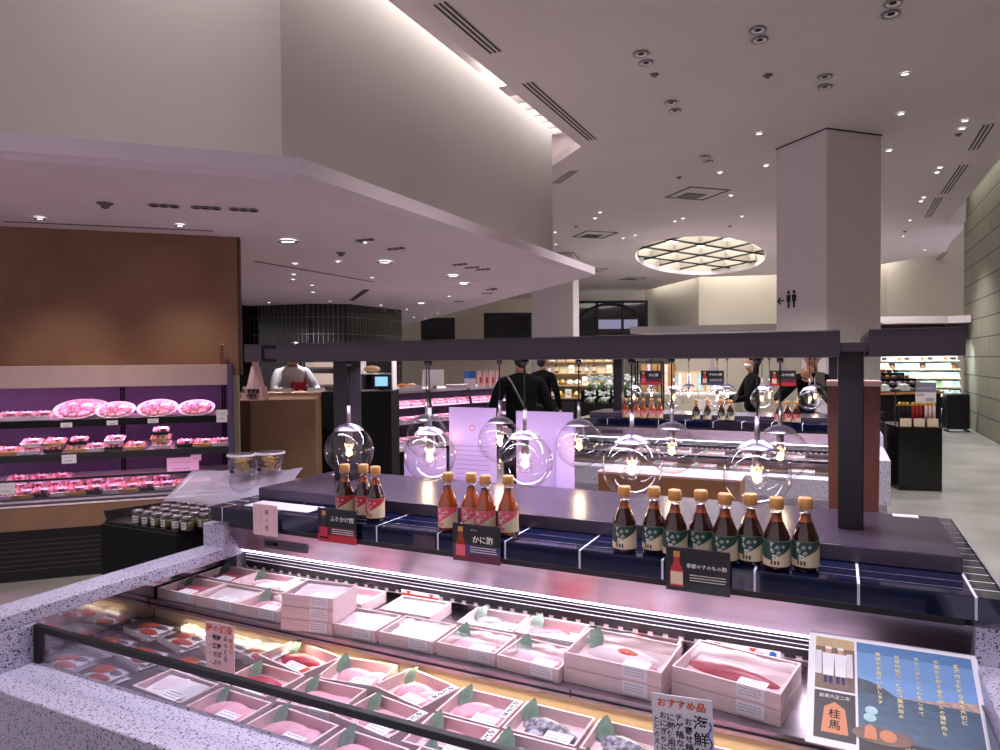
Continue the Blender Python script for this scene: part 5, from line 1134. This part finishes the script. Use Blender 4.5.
# ================================================================== people
def skin_obj(name, joints, edges, mat_, parent, sub=2):
    me = bpy.data.meshes.new(name); bm = bmesh.new(); ly = bm.verts.layers.skin.verify(); vs = []
    for i, (c, r) in enumerate(joints):
        v = bm.verts.new(c); v[ly].radius = (r, r) if not isinstance(r, tuple) else r; v[ly].use_root = (i == 0); vs.append(v)
    for a_, b_ in edges: bm.edges.new((vs[a_], vs[b_]))
    bm.to_mesh(me); bm.free(); o = bpy.data.objects.new(name, me); C.objects.link(o)
    m = o.modifiers.new('skin', 'SKIN'); m.use_smooth_shade = True; m.branch_smoothing = .6
    s = o.modifiers.new('sub', 'SUBSURF'); s.levels = sub; s.render_levels = sub
    me.materials.append(MATS[mat_]); o.parent = parent; return o
def head(t, c, yaw=0, pitch=0, hair='short', scale=1, mask=False):
    T = Matrix.Translation(c) @ Matrix.Rotation(yaw, 4, 'Z') @ Matrix.Rotation(pitch, 4, 'X') @ Matrix.Scale(scale, 4)
    q = MB(); q.T = T      # faces -y
    q.ell((0, 0, .02), (.074, .092, .105), 'skin', 20); q.ell((0, -.018, -.055), (.055, .066, .060), 'skin', 16)
    q.ell((0, -.094, -.005), (.013, .020, .022), 'skin', 10); q.ell((-.076, .005, .0), (.010, .018, .028), 'skin', 8); q.ell((.076, .005, .0), (.010, .018, .028), 'skin', 8)
    q.tube([(0, .01, -.14), (0, .005, -.05)], .052, 'skin', 14); hd = q.build('head', t)
    q = MB(); q.T = T
    for s in (-1, 1): q.ell((s*.031, -.082, .022), (.013, .010, .007), 'paper_white', 8); q.ell((s*.031, -.090, .022), (.006, .005, .006), 'ink', 8); q.cbox((s*.031, -.086, .042), (.028, .008, .005), 'hair')
    q.ell((0, -.082, -.048), (.022, .008, .006), 'label_rose', 8); o = q.build('face_features', None); o.parent = hd
    if mask:
        q = MB(); q.T = T; q.ell((0, -.035, -.040), (.066, .064, .048), 'paper_white', 14); o = q.build('face_mask', None); o.parent = hd
    q = MB(); q.T = T
    q.ell((0, .018, .045), (.084, .096, .092), 'hair', 18, z_from=-.25)
    q.ell((0, .055, -.01), (.072, .060, .085), 'hair', 14)
    if hair == 'long': q.ell((0, .05, -.10), (.085, .05, .12), 'hair', 14)
    q.cbox((0, -.062, .085), (.11, .03, .028), 'hair'); q.build('hair', t)
def hand(t, wrist, direction, up, m='skin', curl=.5):
    d = Vector(direction).normalized(); u = Vector(up); s = d.cross(u).normalized(); u = s.cross(d); W0 = Vector(wrist)
    J = [(tuple(W0), (.020, .024)), (tuple(W0+d*.045), (.016, .034)), (tuple(W0+d*.085), (.013, .036))]; E_ = [(0, 1), (1, 2)]
    for k, (off, ln) in enumerate(((-.030, .068), (-.010, .078), (.010, .074), (.030, .058))):
        b = W0+d*.088+s*off; p1 = b+d*ln*.5-u*ln*.12*curl; p2 = p1+d*ln*.32*(1-curl*.5)-u*ln*.35*curl; n0 = len(J)
        J += [(tuple(b), .0095), (tuple(p1), .0085), (tuple(p2), .0075)]; E_ += [(2, n0), (n0, n0+1), (n0+1, n0+2)]
    n0 = len(J); b = W0+d*.035-s*.030; J += [(tuple(b), .011), (tuple(b+d*.030-s*.022-u*.008), .010), (tuple(b+d*.055-s*.030-u*.018), .0085)]; E_ += [(1, n0), (n0, n0+1), (n0+1, n0+2)]
    return skin_obj('hand', J, E_, m, t, 2)
def person(label, loc, rz, top='cloth_black', leg='cloth_black', H=1.72, arms=None, bend=0, hair='short', headyaw=0, headpitch=0, mask=False):
    """faces -y locally; arms = ((elbow, wrist) left, right) as offsets in body frame"""
    t = thing('person', label, 'person', loc, rz); k = H/1.72
    V = lambda x, y, z: (x*k, y*k, z*k)
    def bz(x, y, z):                    # torso bends forward about the hips
        if z < .95: return V(x, y, z)
        dz = z-.95; return V(x, y-dz*math.sin(bend), .95+dz*math.cos(bend)+y*0)
    arms = arms or (((-.27, .02, 1.12), (-.28, -.06, .87)), ((.27, .02, 1.12), (.28, -.06, .87)))
    # trousers and shoes
    J = [(V(0, 0, .97), (.155*k, .12*k)), (V(-.09, 0, .86), .095*k), (V(-.10, -.01, .50), .066*k), (V(-.105, .02, .10), .050*k), (V(.09, 0, .86), .095*k), (V(.10, -.01, .50), .066*k), (V(.105, .02, .10), .050*k)]
    skin_obj('trousers', J, [(0, 1), (1, 2), (2, 3), (0, 4), (4, 5), (5, 6)], leg, t)
    for s in (-1, 1):
        q = MB(); q.ell((s*.105*k, -.035*k, .045*k), (.048*k, .125*k, .045*k), 'black_matte', 14, z_from=-.98); q.build('shoe', t)
    # jacket: torso plus both sleeves, one surface
    J = [(bz(0, 0, .93), (.165*k, .115*k)), (bz(0, 0, 1.08), (.150*k, .105*k)), (bz(0, .0, 1.28), (.175*k, .115*k)), (bz(0, .01, 1.42), (.115*k, .085*k)), (bz(0, .01, 1.475), (.060*k, .060*k))]
    E_ = [(0, 1), (1, 2), (2, 3), (3, 4)]
    for (el, wr), s in zip(arms, (-1, 1)):
        n0 = len(J); J += [(bz(s*.165, .01, 1.395), .075*k), (V(*el), .052*k), (V(*wr), .038*k)]; E_ += [(3, n0), (n0, n0+1), (n0+1, n0+2)]
    skin_obj('top', J, E_, top, t)
    for (el, wr) in arms:
        e = Vector(V(*el)); w_ = Vector(V(*wr)); d = (w_-e).normalized(); hand(t, tuple(w_+d*.01), tuple(d), (0, -1, .2) if abs(d.y) < .8 else (0, 0, 1))
    c = bz(0, -.01, 1.475+.135); 
    head(t, c, headyaw, headpitch+bend*.6, hair, k, mask)
    return t
p = at(521, 400, 6.35)
t = person('person seen from behind in a loose black top with a grey strap across the back', (p.x, p.y, 0), math.atan2(p.y, p.x)-PI/2+PI+.15, H=1.74, hair='short', top='cloth_black')
q = MB(); q.tube([(.13, .02, 1.46), (.10, .128, 1.40), (.02, .135, 1.24), (-.08, .13, 1.05), (-.19, .06, .95)], .009, 'strap', 6); q.build('shoulder_strap', t)
p = at(543, 400, 10.6); person('second person in black, further back beyond the one with the strap', (p.x, p.y, 0), math.atan2(p.y, p.x)-PI/2+PI-.6, H=1.70)
p = at(288, 400, 8.85)
t = person('kitchen worker in a white coat and red apron bending over the wooden counter', (p.x, p.y, 0), 1.20, top='cloth_white', leg='cloth_black', H=1.86, bend=.30,
           arms=(((-.28, -.22, 1.16), (-.12, -.44, 1.15)), ((.26, -.24, 1.15), (.14, -.48, 1.15))), headpitch=.35)
q = MB(); q.hexa([(-.12, -.13, .55), (.12, -.13, .55), (.15, -.10, .55), (-.15, -.10, .55)], [(-.12, -.15, 1.0), (.12, -.15, 1.0), (.15, -.10, 1.0), (-.15, -.10, 1.0)], 'cloth_red').hexa([(-.12, -.155, 1.0), (.12, -.155, 1.0), (.12, -.12, 1.0), (-.12, -.12, 1.0)], [(-.09, -.345, 1.36), (.09, -.345, 1.36), (.09, -.31, 1.36), (-.09, -.31, 1.36)], 'cloth_red'); q.build('apron', t)
p = at(752, 390, 8.9)
t = person('shop clerk in black in profile behind the rear island at the boxes', (p.x, p.y, 0), math.atan2(p.y, p.x)-PI/2-PI/2+.25, H=1.66, hair='long', mask=True, arms=(((-.24, -.10, 1.15), (-.15, -.32, 1.10)), ((.24, -.10, 1.15), (.15, -.32, 1.10))))
p = at(812, 390, 6.95)
t = person('person in a black coat behind the rear island holding a hand to the chin', (p.x, p.y, 0), math.atan2(p.y, p.x)-PI/2, H=1.72, arms=(((-.33, -.12, 1.17), (-.10, -.20, 1.40)), ((.20, -.22, 1.14), (.02, -.24, 1.36))))
q = MB(); q.hexa([(.02, -.135, 1.0), (.14, -.125, 1.0), (.14, -.11, 1.0), (.02, -.12, 1.0)], [(.03, -.125, 1.46), (.11, -.115, 1.46), (.11, -.10, 1.46), (.03, -.11, 1.46)], 'cloth_grey'); q.build('grey_shirt_panel', t)
pp_ = at(823, 399, 6.72); t = thing('white_sheet', 'white paper sheet held below the hand by the person in the black coat', 'paper', tuple(pp_), .3)
MB().hexa([(-.06, 0, -.12), (.05, 0, -.16), (.05, .002, -.16), (-.06, .002, -.12)], [(-.05, 0, .13), (.08, 0, .02), (.08, .002, .02), (-.05, .002, .13)], 'paper_white').build('sheet', t)

# ================================================================== far shops
def goods(q, x0, x1, y, z, seed, mats, hmin=.06, hmax=.14): pass
SH = {}
def good(kind):
    if kind in SH: return SH[kind]
    t = thing('gift_item', '', 'package'); q = MB()
    if kind == 'bag': q.hexa([(-.05, -.03, 0), (.05, -.03, 0), (.05, .03, 0), (-.05, .03, 0)], [(-.045, -.006, .13), (.045, -.006, .13), (.045, .006, .13), (-.045, .006, .13)], 'white_pack').cbox((0, -.022, .05), (.06, .006, .04), 'label_cream')
    if kind == 'box': q.cbox((0, 0, .035), (.13, .09, .07), 'label_cream').cbox((0, 0, .071), (.02, .092, .003), 'red_tape')
    if kind == 'dome': q.ell((0, 0, .03), (.065, .06, .055), 'white_pack', 10, z_from=-.5).cbox((0, -.05, .03), (.05, .01, .03), 'paper_white')
    if kind == 'gold': q.ell((0, 0, .03), (.06, .06, .05), 'gold', 10, z_from=-.5).ell((0, 0, .075), (.02, .02, .02), 'paper_white', 8)
    if kind == 'can': q.lathe([(.001, 0), (.03, 0), (.03, .12), (.02, .13), (.001, .13)], (0, 0, 0), 'steel_dark', 10).lathe([(.0305, .02), (.0305, .09)], (0, 0, 0), 'paper', 10)
    if kind == 'wine': q.lathe([(.001, 0), (.03, 0), (.03, .14), (.012, .18), (.012, .22), (.001, .22)], (0, 0, 0), 'choc', 10).lathe([(.0305, .03), (.0305, .10)], (0, 0, 0), 'label_cream', 10)
    if kind == 'flower':
        rr = random.Random(5)
        for k in range(16): q.ell((rr.uniform(-.09, .09), rr.uniform(-.07, .07), rr.uniform(.06, .24)), (.035, .03, .03), ['paper_white', 'teal_pack', 'white_pack'][k % 3], 7)
        for k in range(6): q.ell((rr.uniform(-.09, .09), rr.uniform(-.07, .07), rr.uniform(.0, .12)), (.04, .02, .05), 'green_pack', 7)
        q.lathe([(.001, 0), (.05, 0), (.065, .07)], (0, 0, 0), 'paper', 9)
    if kind == 'lilac': q.ell((0, 0, .025), (.055, .045, .035), 'lilac_pack', 9, z_from=-.6).cbox((.01, -.03, .04), (.04, .03, .004), 'paper_white', .4)
    if kind == 'choc': q.ell((0, 0, .025), (.055, .045, .035), 'choc', 9, z_from=-.6)
    if kind == 'orange': q.ell((0, 0, .03), (.04, .04, .035), 'orange_fruit', 9, z_from=-.8)
    if kind == 'teal': q.hexa([(-.09, -.05, 0), (.09, -.05, 0), (.09, .05, 0), (-.09, .05, 0)], [(-.08, -.03, .09), (.08, -.03, .09), (.08, .05, .11), (-.08, .05, .11)], 'teal_pack')
    if kind == 'white': q.hexa([(-.09, -.05, 0), (.09, -.05, 0), (.09, .05, 0), (-.09, .05, 0)], [(-.08, -.03, .10), (.08, -.03, .10), (.08, .05, .12), (-.08, .05, .12)], 'white_pack')
    if kind == 'green': q.hexa([(-.08, -.05, 0), (.08, -.05, 0), (.08, .05, 0), (-.08, .05, 0)], [(-.06, -.02, .10), (.07, -.02, .08), (.07, .05, .09), (-.06, .05, .12)], 'green_pack')
    q.build('wrapping', t); t.location = (0, 0, -60-len(SH)); SH[kind] = t; return t
NM = dict(bag='white pouch', box='cream gift box', dome='white domed pack', gold='gold-wrapped sweet', can='slim canister', wine='dark bottle', flower='white and pale green bouquet', lilac='lilac fruit pack', choc='dark brown pack', orange='orange fruit', teal='pale blue-green pack', white='white pack', green='green vegetable pack')
def shelf_row(M, n, x0, x1, y, z, kinds, where, group, s=1):
    for i in range(n):
        kd = kinds[i % len(kinds)]; v = M @ Vector((x0+(x1-x0)*(i+.5)/n, y, z)); p_ = good(kd)
        put(p_, tuple(v), '%s, %s on %s' % (NM[kd], pos_words(i, n) if n <= 13 else 'among others', where), group+' ('+NM[kd]+')' if n > 13 else group, M.to_euler().z, s)
# gift shop island
G0 = at(546, 396, 12.5); G1 = at(622, 396, 12.2); d = Vector((G1.x-G0.x, G1.y-G0.y)); L = d.length; rz = math.atan2(d.y, d.x)
gs = thing('gift_shelf', 'tall open gift shelf of sweets and bottles above black drawers beyond the persons in black', 'shelf', (G0.x, G0.y, 0), rz); GM = Matrix.Translation((G0.x, G0.y, 0)) @ Matrix.Rotation(rz, 4, 'Z')
MB().box(-.3, L, 0, .9, 0, .90, 'black_soft').build('base_cabinet', gs)
q = MB()
for i in range(4): q.box(-.28+i*(L+.28)/4, -.30+(i+1)*(L+.28)/4, -.012, 0, .06, .86, 'dark_grey')
q.build('drawer_fronts', gs)
for i, (y, z) in enumerate(((.05, .90), (.30, 1.12), (.55, 1.34), (.75, 1.56))): MB().box(-.3, L, y, .9, z, z+.02, 'wood_light').build('shelf', gs)
MB().box(-.3, L, .88, .90, .9, 1.9, 'cream_panel').build('back_panel', gs)
o = area('gift_light', tuple(GM @ Vector((L/2, -.1, 2.1))), L, .3, 16, (1, .95, .88), (math.radians(25), 0, rz), 150)
shelf_row(GM, 11, -.25, L-.05, .16, .921, ['gold', 'dome', 'can', 'gold', 'bag'], 'the lowest gift shelf', 'gifts on the lowest shelf', 1.2)
shelf_row(GM, 11, -.25, L-.05, .40, 1.141, ['dome', 'bag', 'box', 'gold', 'dome'], 'the second gift shelf', 'gifts on the second shelf', 1.2)
shelf_row(GM, 11, -.25, L-.05, .64, 1.361, ['wine', 'can', 'wine', 'box', 'bag'], 'the third gift shelf', 'gifts on the third shelf', 1.1)
shelf_row(GM, 9, -.25, L-.05, .82, 1.581, ['box', 'bag', 'box'], 'the top gift shelf', 'gifts on the top shelf', 1.1)
# second row with flowers
G2 = at(586, 400, 10.6); fb = thing('flower_stand', 'black cabinet with pale bouquets on top left of the rear island', 'stand', (G2.x, G2.y, 0), rz); FM = Matrix.Translation((G2.x, G2.y, 0)) @ Matrix.Rotation(rz, 4, 'Z')
MB().box(-.1, .85, 0, .5, 0, .93, 'black_soft').build('body', fb); MB().box(-.1, .85, .2, .5, .93, 1.12, 'black_soft').build('step', fb)
shelf_row(FM, 4, -.05, .80, .09, .932, ['flower'], 'the flower stand front', 'bouquets at the front of the flower stand', .8)
shelf_row(FM, 4, -.0, .80, .32, 1.122, ['flower'], 'the flower stand back', 'bouquets at the back of the flower stand', 1.0)
# craft shop behind the rear island
S0 = at(634, 400, 9.7); S1 = at(742, 400, 9.2); d = Vector((S1.x-S0.x, S1.y-S0.y)); L = d.length; rz = math.atan2(d.y, d.x)
cs = thing('craft_counter', 'pale counter with wooden frames and boxes behind the rear island', 'counter', (S0.x, S0.y, 0), rz); CM = Matrix.Translation((S0.x, S0.y, 0)) @ Matrix.Rotation(rz, 4, 'Z')
MB().box(0, L, 0, .6, 0, 1.10, 'cream_panel').build('body', cs); MB().box(0, L, 0, .6, 1.10, 1.13, 'paper_white').build('worktop', cs)
MB().box(L*.60, L*.92, -.004, 0, .92, 1.05, 'paper').build('notice_plate', cs); q = MB(); lines(q, L*.64, L*.88, 1.0, -.005, 'ink_grey', h=.012, gap=.008); lines(q, L*.68, L*.85, .96, -.005, 'ink', h=.018, gap=.01); o = q.build('notice_print', cs)
wl_ = thing('partition', 'white partition wall behind the pale counter and the person in the black coat', 'partition', tuple(CM @ Vector((L*.55, 1.0, 0))), rz); MB().box(-L*.30, L*1.25, 0, .08, 0, 1.85, 'plaster_warm').build('panel', wl_)
for i, (x, m_, w_, h_) in enumerate(((.42*L, 'wood_light', .20, .30), (.56*L, 'wood_light', .26, .30), (.72*L, 'wood_light', .16, .30))):
    t = thing('paper_stand', ['left', 'middle', 'right'][i]+' pale wooden frame of papers standing on the pale counter', 'frame', tuple(CM @ Vector((x, .3, 1.131))), rz)
    MB().box(-w_/2, w_/2, 0, .03, 0, h_, m_).build('frame', t); q = MB()
    for k in range(3): q.box(-w_*.42+k*w_*.29, -w_*.42+k*w_*.29+w_*.24, -.006, 0, .03, h_-.03, ['teal_pack', 'paper_white', 'cream_panel'][(k+i) % 3])
    q.build('papers', t)
for i in range(6):
    t = thing('cardboard_box', 'stacked kraft box at the left of the pale counter, %s column, %s' % (['left', 'right'][i % 2], ['bottom', 'middle', 'top'][i//2]), 'box', tuple(CM @ Vector((.18+.24*(i % 2), .3, 1.131+.135*(i//2)))), rz, 'kraft boxes on the pale counter'); MB().box(-.11, .11, -.1, .1, 0, .13, 'cardboard').box(-.02, .02, -.101, -.1, 0, .13, 'paper').build('carton', t)
q = thing('black_rack', 'thin black metal rack standing at the left of the pale counter', 'rack', tuple(CM @ Vector((.05, -.25, 0))), rz); k_ = MB()
for x in (0, .35):
    for y in (0, .2): k_.box(x, x+.02, y, y+.02, 0, 1.58, 'black_matte')
for z in (.6, .95, 1.26, 1.56): k_.box(0, .37, 0, .22, z, z+.015, 'black_matte')
k_.build('frame', q)
area('craft_light', tuple(CM @ Vector((L/2, -.2, 2.3))), L*1.4, .4, 22, (1, .96, .90), (math.radians(20), 0, rz), 150)
# black cube with bottles near the column
bx = thing('black_display_cube', 'glossy black cube plinth beside the rear island, carrying boxed bottles', 'plinth', (.885, 9.60, 0), math.radians(13))
MB().box(-.235, .235, 0, .75, .0, .765, 'black_gloss').build('body', bx, bevel=.002)
bt = thing('dark_counter', 'dark grey counter left of the glossy black cube', 'counter', (.33, 9.75, 0), math.radians(13)); MB().box(-.25, .20, 0, .45, .30, .80, 'dark_grey').box(-.25, .20, .1, .45, 0, .30, 'black_matte').build('body', bt)
BM = Matrix.Translation((.885, 9.60, .766)) @ Matrix.Rotation(math.radians(13), 4, 'Z')
for gi, m_ in enumerate(('black_matte', 'cloth_red', 'paper_pink')):
    q = thing('price_box', 'cream card box in front of the %s bottles on the black cube' % ['black', 'red', 'pink'][gi], 'card', tuple(BM @ Vector((-.135+gi*.145, .06, 0))), math.radians(13)); MB().box(-.058, .058, 0, .03, 0, .095, 'paper_cream').build('card', q)
    for k in range(3):
        v = BM @ Vector((-.175+gi*.145+k*.042, .16, 0)); t = thing('drink_bottle', '%s bottle of the %s trio on the black cube' % (['left', 'middle', 'right'][k], ['black', 'red', 'pink'][gi]), 'bottle', tuple(v), 0, ['black', 'red', 'pink'][gi]+' bottles on the black cube')
        MB().lathe([(.001, 0), (.018, 0), (.018, .24), (.013, .26), (.001, .26)], (0, 0, 0), m_, 12).build('body', t); MB().lathe([(.019, .25), (.020, .285), (.001, .29)], (0, 0, 0), 'gold', 12).build('cap', t)
rk = thing('bottle_rack', 'thin grey metal frame rack behind the boxed bottles', 'rack', tuple(BM @ Vector((-.20, .25, 0))), math.radians(13)); k_ = MB()
k_.box(0, .012, 0, .012, 0, .42, 'steel_dark').box(.42, .432, 0, .012, 0, .25, 'steel_dark').box(0, .25, 0, .012, .41, .42, 'steel_dark').box(0, .43, 0, .012, .24, .25, 'wood_light'); k_.build('frame', rk)
v = BM @ Vector((.03, .24, .26)); sg = thing('product_board', 'two-part photo and text board standing above the boxed bottles', 'sign', (v.x, v.y, v.z-.255), math.radians(13)); MB().box(-.005, .22, 0, .006, .26, .40, 'paper').box(-.005, .22, -.001, .0, .40, .52, 'ink_grey').box(.1, .108, .006, .012, 0, .3, 'steel_dark').build('board', sg)
q = MB(); lines(q, .01, .09, .37, -.002, 'ink', h=.03, gap=.006); lines(q, .11, .20, .31, -.002, 'ink', h=.04, gap=.006); lines(q, .02, .20, .45, -.003, 'paper', h=.02, gap=.01); q.build('print', sg)
# terminal on the dark counter
v = at(872, 414, 9.4); tm = thing('card_terminal', 'dark payment terminal with a cream card on the dark counter', 'terminal', (v.x, v.y, .801), .2); MB().box(-.1, .12, -.1, .1, 0, .07, 'dark_grey').hexa([(-.05, .0, .07), (.1, .0, .07), (.1, .03, .07), (-.05, .03, .07)], [(-.05, .08, .20), (.1, .08, .20), (.1, .10, .20), (-.05, .10, .20)], 'black_gloss').build('housing', tm); MB().box(-.08, .04, .12, .13, .10, .30, 'paper_cream').build('card', tm)
# suitcase
v = at(956, 428, 16.2); sc_ = thing('suitcase', 'black wheeled suitcase standing against the concrete wall', 'suitcase', (2.27, 17.5, 0), math.radians(8))
MB().box(-.22, .22, -.14, .14, .06, .82, 'leather').build('shell', sc_, bevel=.04)
for x in (-.19, .19):
    for y in (-.10, .10): MB().lathe([(.001, -.02), (.03, -.02), (.03, .02), (.001, .02)], (x, y, .03), 'black_matte', 10).build('wheel', sc_)
MB().tube([(-.26, 0, .10), (-.30, 0, .2), (-.27, 0, .5)], .012, 'chrome_soft', 6).build('side_handle', sc_); MB().tube([(-.10, .1, .84), (-.10, .1, .9), (.10, .1, .9), (.10, .1, .84)], .012, 'black_matte', 6).build('top_handle', sc_)
# produce tables and chilled wall on the far right
T0_ = at(880, 393, 13.0); T1_ = at(943, 393, 13.4)
d = Vector((T1_.x-T0_.x, T1_.y-T0_.y)); L = d.length; rz = math.atan2(d.y, d.x); TM = Matrix.Translation((T0_.x, T0_.y, 0)) @ Matrix.Rotation(rz, 4, 'Z'); zt_ = T0_.z
tb = thing('produce_table', 'black stepped table of fruit packs with a wooden front edge beyond the column', 'table', (T0_.x, T0_.y, 0), rz)
MB().box(-.2, L, .05, 1.3, 0, zt_-.03, 'black_soft').build('base', tb); MB().box(-.2, L, 0, .06, zt_-.04, zt_, 'wood_orange').build('front_edge', tb)
for i in range(4): MB().box(-.2, L, .06+i*.28, .34+i*.28, zt_-.03, zt_+.02+i*.11, 'black_soft').build('step', tb)
for i in range(4): shelf_row(TM, 10, -.15, L-.03, .18+i*.28, zt_+.021+i*.11, [['lilac', 'lilac', 'white'], ['lilac', 'choc', 'lilac'], ['orange', 'lilac', 'choc'], ['choc', 'orange', 'choc']][i], 'the %s step of the produce table' % ['lowest', 'second', 'third', 'top'][i], 'packs on the %s step of the produce table' % ['lowest', 'second', 'third', 'top'][i], 1.15)
W0_ = at(880, 392, 16.0); W1_ = at(963, 392, 15.3); d = Vector((W1_.x-W0_.x, W1_.y-W0_.y)); L = d.length; rz = math.atan2(d.y, d.x); WM = Matrix.Translation((W0_.x, W0_.y, 0)) @ Matrix.Rotation(rz, 4, 'Z')
wc = thing('chilled_wall_cabinet', 'bright chilled wall cabinet of vegetables at the far right', 'display cabinet', (W0_.x, W0_.y, 0), rz)
MB().box(0, L, 0, .8, 0, .70, 'black_soft').build('base', wc); MB().box(0, L, .75, .8, .7, 2.0, 'paper_white').build('back_panel', wc); MB().box(0, L, .0, .8, 1.95, 2.05, 'paper_white').build('canopy', wc)
for i in range(5): MB().box(0, L, .1+i*.08, .75, .72+i*.20, .735+i*.20, 'paper_white').build('shelf', wc)
q = MB()
for i in range(5): q.box(0, L, .095+i*.08, .1+i*.08, .70+i*.20, .735+i*.20, 'label_cream')
q.build('price_rails', wc)
area('chilled_light', tuple(WM @ Vector((L/2, -.15, 1.9))), L, .1, 30, (.86, .97, 1), (math.radians(28), 0, rz), 160)
for i in range(5): shelf_row(WM, 10, .04, L-.04, .18+i*.08, .736+i*.20, [['teal', 'white', 'white'], ['white', 'teal', 'white', 'green'], ['teal', 'white', 'teal'], ['white', 'orange', 'teal', 'white'], ['choc', 'white', 'orange']][i], 'the %s shelf of the chilled cabinet' % ['bottom', 'second', 'third', 'fourth', 'top'][i], 'vegetable packs on the %s chilled shelf' % ['bottom', 'second', 'third', 'fourth', 'top'][i], 1.1)
